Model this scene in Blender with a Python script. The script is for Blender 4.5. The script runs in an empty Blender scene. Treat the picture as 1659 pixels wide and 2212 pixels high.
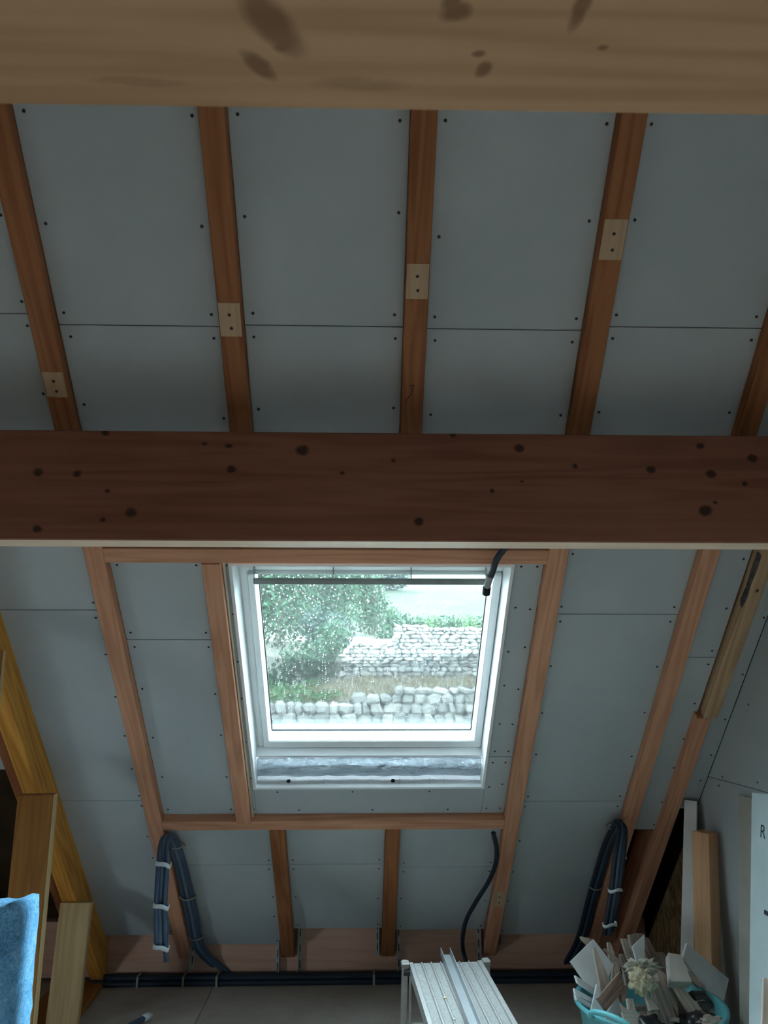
import bpy, bmesh, math, random
from mathutils import Vector, Matrix, noise

random.seed(7)
scene = bpy.context.scene
COL = scene.collection
R2 = math.sqrt(2)

# ---------------------------------------------------------------- camera
F_PX, CX, CY = 1661.0, 829.5, 1106.0
CAM = Vector((0, 0, 1.70))
PITCH, YAW = math.radians(12.5), math.radians(-1.5)
cam_data = bpy.data.cameras.new('camera')
cam_data.sensor_fit = 'VERTICAL'
cam_data.sensor_height = 36
cam_data.sensor_width = 27
cam_data.lens = 36 * F_PX / 2212
cam_data.clip_start = .05
cam_data.clip_end = 600
cam_data.dof.use_dof = True
cam_data.dof.focus_distance = 3.4
cam_data.dof.aperture_fstop = 8.0
cam = bpy.data.objects.new('camera', cam_data)
cam.location = CAM
cam.rotation_euler = (math.pi / 2 + PITCH, 0, YAW)
COL.objects.link(cam)
scene.camera = cam

# ---------------------------------------------------------------- sky, sun, exposure
world = bpy.data.worlds.new('overcast_sky')
scene.world = world
world.use_nodes = True
wn = world.node_tree
wn.nodes['Background'].inputs['Color'].default_value = (.72, .885, 1.0, 1)
wn.nodes['Background'].inputs['Strength'].default_value = 24.0

sun_data = bpy.data.lights.new('sun', 'SUN')
sun_data.energy = 7
sun_data.angle = math.radians(3)
sun_data.color = (1, .95, .86)
sun = bpy.data.objects.new('sun', sun_data)
COL.objects.link(sun)
SUN_DIR = Vector((.30, -1.36, -1.0))                   # high, ahead of the skylight and from the right
sun.rotation_euler = SUN_DIR.to_track_quat('-Z', 'Y').to_euler()

def portal(name, mat, sx, sy):
    d = bpy.data.lights.new(name, 'AREA')
    d.shape = 'RECTANGLE'; d.size = sx; d.size_y = sy
    d.cycles.is_portal = True
    o = bpy.data.objects.new(name, d)
    o.matrix_world = mat
    COL.objects.link(o)

scene.view_settings.view_transform = 'Standard'
scene.view_settings.look = 'None'
scene.view_settings.exposure = 0.74
scene.view_settings.gamma = 1
scene.view_settings.use_curve_mapping = False
scene.cycles.max_bounces = 14
scene.cycles.diffuse_bounces = 8
scene.cycles.transparent_max_bounces = 16
scene.cycles.caustics_reflective = False
scene.cycles.caustics_refractive = False
scene.cycles.sample_clamp_indirect = 12

# ---------------------------------------------------------------- geometry helpers
FW = Vector((math.sin(-YAW) * math.cos(PITCH), math.cos(YAW) * math.cos(PITCH), math.sin(PITCH)))
RT = Vector((math.cos(YAW), math.sin(YAW), 0))
UP = RT.cross(FW)
def ray(px, py): return FW + RT * ((px - CX) / F_PX) - UP * ((py - CY) / F_PX)
def at_y(px, py, y): d = ray(px, py); return CAM + d * ((y - CAM.y) / d.y)
def at_x(px, py, x): d = ray(px, py); return CAM + d * ((x - CAM.x) / d.x)
def at_z(px, py, z): d = ray(px, py); return CAM + d * ((z - CAM.z) / d.z)
# slope coordinates: u across, v down the slope, w outwards through the roof; w = 0 is the rafter faces
DV = Vector((0, 1, -1)) / R2
DN = Vector((0, 1, 1)) / R2
S0 = Vector((0, 3.42, 1.70))
def S(u, v, w=0): return S0 + Vector((u, 0, 0)) + DV * v + DN * w
def uv(px, py, w=0):
    d = ray(px, py)
    t = (5.12 + w * R2 - CAM.y - CAM.z) / (d.y + d.z)
    p = CAM + d * t
    return p.x, (p.y - 3.42) * R2 - w
def on_slope(px, py, w=0):
    u, v = uv(px, py, w); return S(u, v, w)

WM = {}                                               # world matrices
def link(o, parent=None, M=None):
    M = M.copy() if M is not None else Matrix()
    WM[o.name] = M
    if parent is not None:
        o.parent = parent
        o.matrix_basis = WM[parent.name].inverted() @ M
    else:
        o.matrix_basis = M
    COL.objects.link(o)
    return o
def tag(o, label=None, cat=None, group=None, kind=None):
    if label: o['label'] = label
    if cat: o['category'] = cat
    if group: o['group'] = group
    if kind: o['kind'] = kind
    return o
def empty(name, loc=(0, 0, 0), M=None):
    o = bpy.data.objects.new(name, None)
    o.empty_display_size = .1
    return link(o, None, M if M is not None else Matrix.Translation(Vector(loc)))
def obj(name, bm, mat, parent=None, M=None, smooth=False):
    bmesh.ops.recalc_face_normals(bm, faces=bm.faces)
    me = bpy.data.meshes.new(name)
    bm.to_mesh(me); bm.free()
    if smooth:
        for p in me.polygons: p.use_smooth = True
    if mat: me.materials.append(mat)
    return link(bpy.data.objects.new(name, me), parent, M)
def add_box(bm, x0, x1, y0, y1, z0, z1, bevel=0, seg=1, M=None):
    r = bmesh.ops.create_cube(bm, size=1)
    vs = r['verts']
    for v in vs:
        v.co = Vector(((x0 + x1) / 2 + v.co.x * (x1 - x0), (y0 + y1) / 2 + v.co.y * (y1 - y0), (z0 + z1) / 2 + v.co.z * (z1 - z0)))
        if M is not None: v.co = M @ v.co
    if bevel:
        es = list({e for v in vs for e in v.link_edges})
        bmesh.ops.bevel(bm, geom=es, offset=bevel, segments=seg, profile=.6, affect='EDGES')
def frame_m(o, x, z):
    x = Vector(x).normalized(); z = Vector(z); z = (z - x * z.dot(x)).normalized(); y = z.cross(x)
    return Matrix(((x.x, y.x, z.x, o[0]), (x.y, y.y, z.y, o[1]), (x.z, y.z, z.z, o[2]), (0, 0, 0, 1)))
def box(name, size, M, mat, parent=None, bevel=.002, seg=1):
    bm = bmesh.new(); x, y, z = size
    add_box(bm, -x / 2, x / 2, -y / 2, y / 2, -z / 2, z / 2, min(bevel, min(size) * .4), seg)
    return obj(name, bm, mat, parent, M)
def lumber(name, p0, p1, width, depth, nrm, mat, parent=None, bevel=.003, twist=0):
    p0, p1 = Vector(p0), Vector(p1)
    M = frame_m((p0 + p1) / 2, p1 - p0, nrm)
    if twist: M = M @ Matrix.Rotation(twist, 4, 'X')
    return box(name, ((p1 - p0).length, width, depth), M, mat, parent, bevel)
def sbox(name, u0, u1, v0, v1, w0, w1, mat, parent=None, long='v', bevel=.003):
    c = S((u0 + u1) / 2, (v0 + v1) / 2, (w0 + w1) / 2)
    if long == 'v':
        return box(name, (v1 - v0, u1 - u0, w1 - w0), frame_m(c, DV, DN), mat, parent, bevel)
    return box(name, (u1 - u0, v1 - v0, w1 - w0), frame_m(c, (1, 0, 0), DN), mat, parent, bevel)
def catmull(pts, n=6):
    pts = [Vector(p) for p in pts]
    P = [pts[0] * 2 - pts[1]] + pts + [pts[-1] * 2 - pts[-2]]
    out = []
    for i in range(1, len(P) - 2):
        for k in range(n):
            t = k / n
            a, b, c, d = P[i - 1], P[i], P[i + 1], P[i + 2]
            out.append(.5 * ((2 * b) + (c - a) * t + (2 * a - 5 * b + 4 * c - d) * t * t + (3 * b - a - 3 * c + d) * t ** 3))
    out.append(pts[-1])
    return out
def add_tube(bm, path, r, sides=10, ribs=0):
    path = [Vector(p) for p in path]
    rings = []
    t = (path[1] - path[0]).normalized()
    ref = t.orthogonal().normalized()
    for i, p in enumerate(path):
        t = (path[min(i + 1, len(path) - 1)] - path[max(i - 1, 0)]).normalized()
        ref = (ref - t * ref.dot(t)).normalized()
        b = t.cross(ref)
        rr = r * (1 - (ribs if i % 2 else 0))
        rings.append([bm.verts.new(p + (ref * math.cos(a) + b * math.sin(a)) * rr) for a in [2 * math.pi * k / sides for k in range(sides)]])
    for a, b in zip(rings, rings[1:]):
        for k in range(sides):
            bm.faces.new((a[k], a[(k + 1) % sides], b[(k + 1) % sides], b[k]))
    bm.faces.new(rings[0][::-1]); bm.faces.new(rings[-1])
def resample(path, step):
    out = [path[0].copy()]; acc = 0
    for a, b in zip(path, path[1:]):
        L = (b - a).length; pos = 0
        while acc + L - pos >= step:
            pos += step - acc; acc = 0
            out.append(a.lerp(b, pos / L))
        acc += L - pos
    return out
def add_prism(bm, pts, ext):
    """polygon of points extruded along the vector ext"""
    a = [bm.verts.new(Vector(p)) for p in pts]; b = [bm.verts.new(Vector(p) + ext) for p in pts]
    bm.faces.new(a); bm.faces.new(b[::-1])
    for i in range(len(a)):
        j = (i + 1) % len(a); bm.faces.new((a[i], b[i], b[j], a[j]))

def tube(name, pts, r, mat, parent=None, n=6, ribs=0, step=None, sides=10):
    path = catmull(pts, n)
    if step: path = resample(path, step)
    c = path[0].copy(); bm = bmesh.new(); add_tube(bm, [p - c for p in path], r, sides, ribs)
    return obj(name, bm, mat, parent, Matrix.Translation(c), True)
# ---------------------------------------------------------------- materials
class NT:
    def __init__(s, name):
        s.m = bpy.data.materials.new(name); s.m.use_nodes = True
        s.t = s.m.node_tree; s.b = s.t.nodes['Principled BSDF']; s.out = s.t.nodes['Material Output']
    def n(s, typ, **kw):
        o = s.t.nodes.new(typ)
        for k, v in kw.items():
            if k in o.inputs: o.inputs[k].default_value = v
            else: setattr(o, k, v)
        return o
    def l(s, a, b): s.t.links.new(a, b)
    def math(s, op, a, b=None, c=None):
        o = s.n('ShaderNodeMath', operation=op)
        for i, q in enumerate((a, b, c)):
            if q is None: continue
            if isinstance(q, (int, float)): o.inputs[i].default_value = q
            else: s.l(q, o.inputs[i])
        return o.outputs[0]
    def ramp(s, fac, stops):
        r = s.n('ShaderNodeValToRGB')
        e = r.color_ramp.elements
        while len(e) < len(stops): e.new(.5)
        for q, (p, c) in zip(e, stops):
            q.position = p; q.color = (*c, 1) if len(c) == 3 else c
        s.l(fac, r.inputs[0]); return r.outputs[0]
    def mix(s, fac, a, b, mode='MIX'):
        o = s.n('ShaderNodeMix', data_type='RGBA', blend_type=mode)
        if isinstance(fac, (int, float)): o.inputs[0].default_value = fac
        else: s.l(fac, o.inputs[0])
        for i, q in ((6, a), (7, b)):
            if isinstance(q, tuple): o.inputs[i].default_value = (*q, 1)
            else: s.l(q, o.inputs[i])
        return o.outputs[2]
    def coords(s, scale=(1, 1, 1), rnd=True):
        tc = s.n('ShaderNodeTexCoord'); v = tc.outputs['Object']
        mp = s.n('ShaderNodeMapping'); mp.inputs['Scale'].default_value = scale
        if rnd:
            oi = s.n('ShaderNodeObjectInfo')
            ad = s.n('ShaderNodeVectorMath', operation='MULTIPLY_ADD')
            s.l(oi.outputs['Random'], ad.inputs[0]); ad.inputs[1].default_value = (31, 17, 23); s.l(v, ad.inputs[2]); v = ad.outputs[0]
        s.l(v, mp.inputs['Vector']); return mp.outputs[0], tc.outputs['Object']
    def noise(s, vec, scale, detail=4, rough=.55, dist=0):
        o = s.n('ShaderNodeTexNoise', Scale=scale, Detail=detail, Roughness=rough, Distortion=dist)
        s.l(vec, o.inputs['Vector']); return o.outputs['Fac']
    def bump(s, h, strength=.2, dist=.002):
        b = s.n('ShaderNodeBump', Strength=strength, Distance=dist)
        s.l(h, b.inputs['Height']); s.l(b.outputs[0], s.b.inputs['Normal'])
    def col(s, c, rough=.6, spec=.3, metal=0):
        if isinstance(c, tuple): s.b.inputs['Base Color'].default_value = (*c, 1)
        else: s.l(c, s.b.inputs['Base Color'])
        s.b.inputs['Roughness'].default_value = rough
        s.b.inputs['Specular IOR Level'].default_value = spec
        s.b.inputs['Metallic'].default_value = metal
        return s.m

def plain(name, c, rough=.6, spec=.3, metal=0, var=.12, scale=14):
    t = NT(name)
    v, _ = t.coords()
    f = t.noise(v, scale, 5)
    a = tuple(k * (1 - var) for k in c); b = tuple(min(1, k * (1 + var)) for k in c)
    k = t.ramp(f, [(.3, a), (.7, b)])
    return t.col(k, rough, spec, metal)

def wood(name, light, dark, grain=1.0, knot=.0, knots=(), plane='xz', rough=.62, knotcol=(.05, .022, .012), contrast=1.0):
    t = NT(name)
    v, raw = t.coords((.55 * grain, 9 * grain, 9 * grain))
    warp = t.noise(v, 1.1, 2)
    w2, _ = t.coords((.9 * grain, 28 * grain, 28 * grain))
    f1 = t.noise(w2, 1.6, 5, .6, .5)
    rings = t.math('SINE', t.math('MULTIPLY', warp, 46))
    rings = t.math('MULTIPLY_ADD', rings, .5, .5)
    big, _ = t.coords((1.3, 3, 3))
    blot = t.noise(big, 1.3, 3)
    f = t.math('ADD', t.math('MULTIPLY', rings, .28 * contrast), t.math('ADD', t.math('MULTIPLY', f1, .42), t.math('MULTIPLY', blot, .45)))
    c = t.ramp(f, [(.36, dark), (.52, tuple((a + b) / 2 for a, b in zip(dark, light))), (.78, light)])
    mask = None
    if knot:
        kv, _ = t.coords((2.2, 6.5, 6.5))
        vo = t.n('ShaderNodeTexVoronoi', Scale=1.0); t.l(kv, vo.inputs['Vector'])
        sep = t.n('ShaderNodeSeparateColor'); t.l(vo.outputs['Color'], sep.inputs[0])
        pick = t.math('LESS_THAN', sep.outputs[0], knot)
        d = t.n('ShaderNodeMapRange', interpolation_type='SMOOTHSTEP'); t.l(vo.outputs['Distance'], d.inputs[0])
        d.inputs[1].default_value = .06; d.inputs[2].default_value = .17; d.inputs[3].default_value = 1; d.inputs[4].default_value = 0
        mask = t.math('MULTIPLY', pick, d.outputs[0])
    if knots:
        sp = t.n('ShaderNodeSeparateXYZ')
        wob = t.n('ShaderNodeTexNoise', Scale=30, Detail=2); t.l(raw, wob.inputs['Vector'])
        wv = t.n('ShaderNodeVectorMath', operation='MULTIPLY_ADD'); t.l(wob.outputs['Color'], wv.inputs[0])
        wv.inputs[1].default_value = (.012, .012, .012); t.l(raw, wv.inputs[2]); t.l(wv.outputs[0], sp.inputs[0])
        X = sp.outputs[0]; Z = sp.outputs[2 if plane == 'xz' else 1]
        for q in knots:
            kx, kz, r = q[:3]; ang = q[3] if len(q) > 3 else 0; el = q[4] if len(q) > 4 else 1.25
            kx += .006; kz += .006
            dx = t.math('SUBTRACT', X, kx); dz = t.math('SUBTRACT', Z, kz)
            ca, sa = math.cos(ang), math.sin(ang)
            a = t.math('ADD', t.math('MULTIPLY', dx, ca / (r * el)), t.math('MULTIPLY', dz, sa / (r * el)))
            b = t.math('ADD', t.math('MULTIPLY', dx, -sa / r), t.math('MULTIPLY', dz, ca / r))
            d2 = t.math('ADD', t.math('MULTIPLY', a, a), t.math('MULTIPLY', b, b))
            m = t.n('ShaderNodeMapRange', interpolation_type='SMOOTHSTEP'); t.l(d2, m.inputs[0])
            m.inputs[1].default_value = .25; m.inputs[2].default_value = 1.6; m.inputs[3].default_value = q[5] if len(q) > 5 else .9; m.inputs[4].default_value = 0
            mask = m.outputs[0] if mask is None else t.math('MAXIMUM', mask, m.outputs[0])
    if mask is not None: c = t.mix(mask, c, knotcol)
    t.bump(f1, .25, .0015)
    return t.col(c, rough, .25)

M_RAFTER = wood('stained_spruce', (.42, .170, .070), (.25, .085, .030), knot=.10, contrast=.7)
M_RAFTER_LIT = wood('stained_spruce_lit', (.74, .385, .235), (.52, .24, .135), knot=.14, contrast=.7)  # lit copy of stained_spruce: brighter light low on the slope put into the colour
M_PATCH = wood('unstained_spruce', (.60, .42, .27), (.47, .31, .19), contrast=.6)
M_YELLOW = wood('yellow_pine', (.78, .38, .075), (.52, .22, .034), knot=.13)
M_BROWN = wood('brown_board', (.38, .165, .036), (.25, .095, .020), knot=.12)
M_PALE = wood('pale_pine', (.62, .46, .24), (.46, .32, .15), knot=.10)
M_PLATE = wood('plate_wood', (.74, .46, .34), (.58, .33, .235), knot=.0, contrast=.4)
M_OFFCUT = wood('sawn_offcut', (.80, .47, .26), (.60, .32, .165), contrast=.6)
M_GREYWOOD = wood('weathered_wood', (.60, .49, .42), (.30, .225, .185), grain=1.6)
M_GREYWOOD2 = wood('old_lath_wood', (.74, .63, .54), (.46, .36, .29), grain=2)
M_BLOCK = wood('smooth_pale_wood', (.80, .74, .68), (.70, .63, .57), contrast=.3)
M_DARKWOOD = wood('dark_old_wood', (.12, .11, .11), (.045, .04, .04), grain=1.6)
M_PINKWOOD = wood('pinkish_old_wood', (.40, .27, .21), (.22, .13, .10), grain=1.6)

def plasterboard():
    t = NT('plasterboard_paper')
    v, _ = t.coords()
    f = t.noise(v, 2.2, 6, .6)
    g = t.noise(v, 160, 2)
    c = t.ramp(f, [(.3, (.44, .485, .505)), (.7, (.505, .545, .56))])
    t.bump(g, .06, .0006)
    return t.col(c, .8, .2)
M_BOARD = plasterboard()
M_GYPS = plain('offcut_plasterboard', (.84, .85, .84), .8, .2, var=.06)
M_UNDER = plain('fibre_underlay', (.055, .036, .022), .9, .1, var=.3, scale=5)
M_BLACK = plain('black_membrane', (.012, .014, .017), .7, .2)
M_SCREW = plain('black_phosphate', (.012, .012, .013), .5, .4)
M_WHITE = plain('white_lacquer', (.86, .88, .89), .35, .4, var=.02)
M_WHITEP = plain('white_lining_panel', (.88, .90, .90), .5, .3, var=.03, scale=4)
M_SEAL = plain('dark_rubber', (.02, .022, .025), .6, .3)
M_BAR = plain('grey_green_bar', (.22, .25, .24), .45, .4)
M_CONDUIT = plain('blue_black_conduit', (.018, .030, .048), .45, .4)
M_CONDUIT2 = plain('blue_conduit', (.055, .095, .16), .42, .45)
M_CONDUIT3 = plain('slate_conduit', (.12, .17, .22), .42, .45)
M_TAPE = plain('white_tape', (.72, .76, .78), .5, .3, var=.06)
M_TIE = plain('buff_tie', (.34, .31, .27), .6, .3)
M_BRACKET = plain('galvanised_angle', (.50, .50, .48), .45, .5, metal=.25, var=.15, scale=40)
M_ALU = plain('dull_aluminium', (.27, .258, .25), .42, .5, metal=.45, var=.10, scale=30)
M_ALU2 = plain('galvanised_channel', (.27, .28, .29), .38, .5, metal=.5, var=.05)
M_ALUG = plain('grip_coating', (.17, .165, .158), .7, .3, metal=.1, var=.25, scale=90)
M_TEAL = plain('teal_plastic', (.13, .46, .50), .4, .4, var=.05)
M_BAG = plain('black_bin_bag', (.018, .018, .02), .35, .5)
M_STYRO = plain('pale_blue_board', (.62, .74, .77), .6, .3, var=.06, scale=9)
M_BEIGE = plain('beige_panel', (.42, .40, .35), .7, .2, var=.05)
M_INK = plain('grey_ink', (.05, .07, .08), .7, .2)

def floor_mat():
    t = NT('dusty_chipboard')
    v, _ = t.coords()
    f = t.noise(v, 3.2, 6, .65); g = t.noise(v, 130, 3)
    c = t.ramp(f, [(.3, (.42, .36, .31)), (.55, (.53, .475, .425)), (.75, (.62, .595, .57))])
    c = t.mix(.25, c, t.ramp(g, [(.35, (.26, .22, .18)), (.65, (.50, .44, .38))]))
    t.bump(g, .1, .001)
    return t.col(c, .8, .2)
M_FLOOR = floor_mat()
def osb():
    t = NT('osb_flakes')
    v, _ = t.coords((1, 9, 3.2))
    vo = t.n('ShaderNodeTexVoronoi', Scale=7); t.l(v, vo.inputs['Vector'])
    sep = t.n('ShaderNodeSeparateColor'); t.l(vo.outputs['Color'], sep.inputs[0])
    c = t.ramp(sep.outputs[0], [(0, (.10, .058, .024)), (.5, (.19, .115, .050)), (1, (.30, .20, .10))])
    t.bump(sep.outputs[1], .3, .002)
    return t.col(c, .7, .2)
M_OSB = osb()
def batt():
    t = NT('blue_fibre')
    v, _ = t.coords((1, 1, 1))
    a = t.noise(v, 95, 6, .75, 1.2); b = t.noise(v, 14, 4)
    f = t.math('ADD', t.math('MULTIPLY', a, .7), t.math('MULTIPLY', b, .3))
    c = t.ramp(f, [(.32, (.05, .15, .33)), (.5, (.20, .54, .90)), (.68, (.58, .84, .98))])
    t.bump(a, .9, .006)
    return t.col(c, .95, .05)
M_BATT = batt()
def wool():
    t = NT('mineral_wool')
    v, _ = t.coords()
    a = t.noise(v, 70, 6, .7, 1)
    c = t.ramp(a, [(.35, (.50, .40, .22)), (.5, (.78, .68, .46)), (.65, (.92, .87, .74))])
    t.bump(a, .9, .005)
    return t.col(c, .95, .05)
M_WOOL = wool()
def foil():
    t = NT('crumpled_foil')
    v, _ = t.coords((1, 3, 1))
    a = t.noise(v, 16, 6, .65, 2.0)
    t.bump(a, 1.0, .04)
    return t.col((.80, .88, .93), .17, .5, .92)
M_FOIL = foil()
def stone():
    t = NT('pale_limestone')
    v, _ = t.coords()
    a = t.noise(v, 6, 6, .65)
    oi = t.n('ShaderNodeObjectInfo')
    tint = t.ramp(oi.outputs['Random'], [(0, (.095, .094, .090)), (.5, (.14, .135, .126)), (1, (.22, .21, .195))])
    c = t.mix(t.math('MULTIPLY', a, .55), tint, (.10, .096, .09))
    t.bump(a, .6, .02)
    return t.col(c, .9, .1)
M_STONE = stone()
M_MORTAR = plain('wall_core_earth', (.05, .047, .042), .95, .05, var=.3, scale=3)
def leaf(name, a, b):
    t = NT(name)
    g = t.n('ShaderNodeNewGeometry'); 
    c = t.ramp(g.outputs['Random Per Island'], [(0, a), (1, b)])
    t.col(c, .6, .2)
    tr = t.n('ShaderNodeBsdfTranslucent'); t.l(c, tr.inputs[0])
    mx = t.n('ShaderNodeMixShader'); mx.inputs[0].default_value = .35
    t.l(t.b.outputs[0], mx.inputs[1]); t.l(tr.outputs[0], mx.inputs[2]); t.l(mx.outputs[0], t.out.inputs[0])
    return t.m
M_LEAF = leaf('green_leaves', (.006, .024, .009), (.015, .044, .018))
M_LEAF2 = leaf('dark_leaves', (.006, .017, .013), (.014, .032, .022))
M_LEAF3 = leaf('bright_leaves', (.022, .060, .019), (.042, .095, .030))
M_DRY = leaf('dry_grass_blades', (.10, .078, .045), (.17, .14, .095))
M_BARK = plain('bark', (.12, .09, .07), .9, .1)
def ground_mat(name, a, b, c3, sc):
    t = NT(name); v, _ = t.coords(rnd=False)
    f = t.noise(v, sc, 8, .65)
    return t.col(t.ramp(f, [(.3, a), (.5, b), (.7, c3)]), .95, .05)
M_GROUND = ground_mat('stony_ground', (.08, .078, .06), (.13, .125, .105), (.19, .18, .165), .9)
M_GRAVEL = ground_mat('pale_gravel', (.34, .34, .32), (.44, .43, .41), (.52, .51, .49), 1.5)
M_FIELD = ground_mat('mown_field', (.009, .014, .008), (.014, .019, .0115), (.020, .0225, .015), .25)
def pane_mat():
    t = NT('rain_flecked_glass')
    v, _ = t.coords(rnd=False)
    f = t.noise(v, 5, 5, .6)
    tr = t.n('ShaderNodeBsdfTransparent'); tr.inputs[0].default_value = (.85, .90, .89, 1)
    tl = t.n('ShaderNodeBsdfTranslucent'); tl.inputs[0].default_value = (.80, .88, .90, 1)
    gl = t.n('ShaderNodeBsdfGlossy'); gl.inputs['Roughness'].default_value = .02
    m1 = t.n('ShaderNodeMixShader'); t.l(t.math('MULTIPLY_ADD', f, .006, .0012), m1.inputs[0])
    t.l(tr.outputs[0], m1.inputs[1]); t.l(tl.outputs[0], m1.inputs[2])
    fr = t.n('ShaderNodeFresnel', IOR=1.45)
    m2 = t.n('ShaderNodeMixShader'); t.l(t.math('MULTIPLY', fr.outputs[0], .8), m2.inputs[0])
    t.l(m1.outputs[0], m2.inputs[1]); t.l(gl.outputs[0], m2.inputs[2])
    t.l(m2.outputs[0], t.out.inputs[0])
    return t.m
M_PANE = pane_mat()
def drop_mat():
    t = NT('water_drops')
    g = t.n('ShaderNodeBsdfGlass', IOR=1.33, Roughness=.05)
    t.l(g.outputs[0], t.out.inputs[0]); return t.m
M_DROP = drop_mat()

# ================================================================ SETTING
WALL_X = 1.70
LEFT_X = -3.2
BACK_Y = -3.4
RIDGE_Y = -.3
RIDGE_Z = 5.184 - RIDGE_Y
PLATE_Y = 5.0

# floor: a base with chipboard panels
bm = bmesh.new(); add_box(bm, LEFT_X - .1, WALL_X + .1, BACK_Y - .1, 5.5, -.12, -.0225)
floor = tag(obj('floor', bm, M_BLACK), kind='structure')
bmP = bmesh.new(); add_box(bmP, -.598, .598, -.598, .598, -.011, .011, .002)
pan = None
for i in range(-2, 3):
    for j in range(0, 8):
        cx = -.85 + 1.2 * i + .6
        x0, x1 = max(cx - .6, LEFT_X), min(cx + .6, WALL_X)
        y1 = 5.3 - j * 1.2; y0 = max(y1 - 1.2, BACK_Y)
        if x1 - x0 < .1 or y1 - y0 < .1: continue
        bm = bmesh.new(); add_box(bm, -(x1 - x0) / 2 + .0015, (x1 - x0) / 2 - .0015, -(y1 - y0) / 2 + .0015, (y1 - y0) / 2 - .0015, -.011, .011, .0015)
        obj('floor_panel', bm, M_FLOOR, floor, Matrix.Translation(((x0 + x1) / 2, (y0 + y1) / 2, -.011)))
bmP.free()

# ceiling: fibre underlay over the rafters (w = .20), holed for the skylight
OU0, OU1, OV0, OV1 = -.535, .598, -.60, .755           # skylight opening in the boards
bm = bmesh.new()
def slab_uvw(bm, u0, u1, v0, v1, w0, w1):
    ps = [S(u0, v0, w0), S(u1, v0, w0), S(u1, v1, w0), S(u0, v1, w0)]
    add_prism(bm, ps, DN * (w1 - w0))
VT, VB = -5.15, 2.62
slab_uvw(bm, LEFT_X - .1, OU0 - .02, VT, VB, .20, .24)
slab_uvw(bm, OU1 + .02, WALL_X + .1, VT, VB, .20, .24)
slab_uvw(bm, OU0 - .02, OU1 + .02, VT, OV0 - .02, .20, .24)
slab_uvw(bm, OU0 - .02, OU1 + .02, OV1 + .02, VB, .20, .24)
ceiling = tag(obj('ceiling', bm, M_UNDER), kind='structure')

screw_me = None
def screw(parent, M):
    global screw_me
    if screw_me is None:
        b = bmesh.new()
        bmesh.ops.create_cone(b, cap_ends=True, segments=10, radius1=.0052, radius2=.0042, depth=.0014)
        screw_me = bpy.data.meshes.new('screw'); b.to_mesh(screw_me); b.free(); screw_me.materials.append(M_SCREW)
    return link(bpy.data.objects.new('screw', screw_me), parent, M)
B0, B1 = .045, .0575                                    # plasterboard faces
rs = random.Random(3)
def board(u0, u1, v0, v1, sides='lr', step=.25, name='plasterboard_panel', inset=.028):
    p = sbox(name, u0 + .001, u1 - .001, v0 + .0015, v1 - .0015, B0, B1, M_BOARD, ceiling, 'v', .0012)
    n = max(1, round((v1 - v0 - .08) / step))
    for s in sides:
        uu = u0 + inset if s == 'l' else u1 - inset
        off = rs.uniform(-.02, .02)
        for k in range(n + 1):
            vv = v0 + .04 + (v1 - v0 - .08) * k / n + (rs.uniform(-.03, .03) if 0 < k < n else 0) + off * (0 < k < n)
            if vv < -2.35 or -1.13 < vv < -.66: continue        # hidden behind the beams
            screw(p, frame_m(S(uu + rs.uniform(-.004, .004), vv, B0 - .0005), (1, 0, 0), DN))
    return p
UPS = [(-2.75, -1.57), (-1.57, -.66)]
def column(u0, u1, seams, sides='lr', step=.25):
    for a, b in zip(seams, seams[1:]): board(u0, u1, a, b, sides, step)
RX = [(-1.075, -1.0), (-.471, -.396), (.125, .20), (.718, .795), (1.32, 1.39)]
# far left bays, beyond the yellow rafter
column(-3.2, -2.28, [-4.95, -2.78, -1.6, .55], '')
column(-2.20, -1.675, [-4.95, -2.78, -1.6, -.364, .62], '')
column(-1.60, -1.075, [-4.95, -2.78, -1.602, -.364, .853, 2.066], 'r')
column(-1.0, -.471, [-4.95, -2.78, -1.567, -.708], 'lr', .29)
column(-1.0, -.631, [-.635, -.204, .962], 'lr')
board(-.553, OU0, -.635, .962, 'l', .25, inset=.010)
column(-.396, .125, [-4.95, -2.78, -1.573, -.708], 'lr', .29)
column(.20, .718, [-4.95, -2.78, -1.568, -.708], 'lr', .29)
column(.795, 1.32, [-4.95, -2.78, -1.582, -.349, .871, 2.092], 'lr', .27)
p = board(OU0, .60, OV1 + .004, .962, '')
for k in (-.42, -.05, .33): 
    for v_ in (.79, .93): screw(p, frame_m(S(k + .1 * (v_ > .9), v_, B0 - .0005), (1, 0, 0), DN))
board(.60, .718, -.635, .537, 'lr', .2); board(.60, .718, .537, .962, 'lr', .2)
column(-1.0, -.471, [1.03, 1.389, 2.175], 'lr')
column(-.396, .117, [1.03, 1.389, 2.010], 'lr')
column(.192, .718, [1.03, 1.42, 2.033], 'lr')
column(1.39, 1.54, [-4.95, -2.78, -1.59, -.106, 1.103], 'r')
column(1.60, WALL_X, [-4.95, -2.78, -1.59, .933], '')

# rear roof slope behind the camera
bm = bmesh.new()
bz = RIDGE_Z - (RIDGE_Y - BACK_Y) * 1.0
ps = [(LEFT_X - .1, RIDGE_Y, RIDGE_Z + .02), (WALL_X + .1, RIDGE_Y, RIDGE_Z + .02), (WALL_X + .1, BACK_Y - .3, bz - .3), (LEFT_X - .1, BACK_Y - .3, bz - .3)]
add_prism(bm, ps, Vector((0, -.05, .05)))
tag(obj('ceiling', bm, M_UNDER), kind='structure')
bm = bmesh.new(); add_box(bm, LEFT_X - .1, WALL_X + .1, PLATE_Y + .125, PLATE_Y + .30, -.12, .42)
tag(obj('wall_front', bm, M_BLACK), kind='structure')
# rear wall, out of view
bm = bmesh.new(); add_box(bm, LEFT_X, WALL_X, BACK_Y - .12, BACK_Y, 0, bz)
tag(obj('wall_back', bm, M_OSB), kind='structure')

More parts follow.
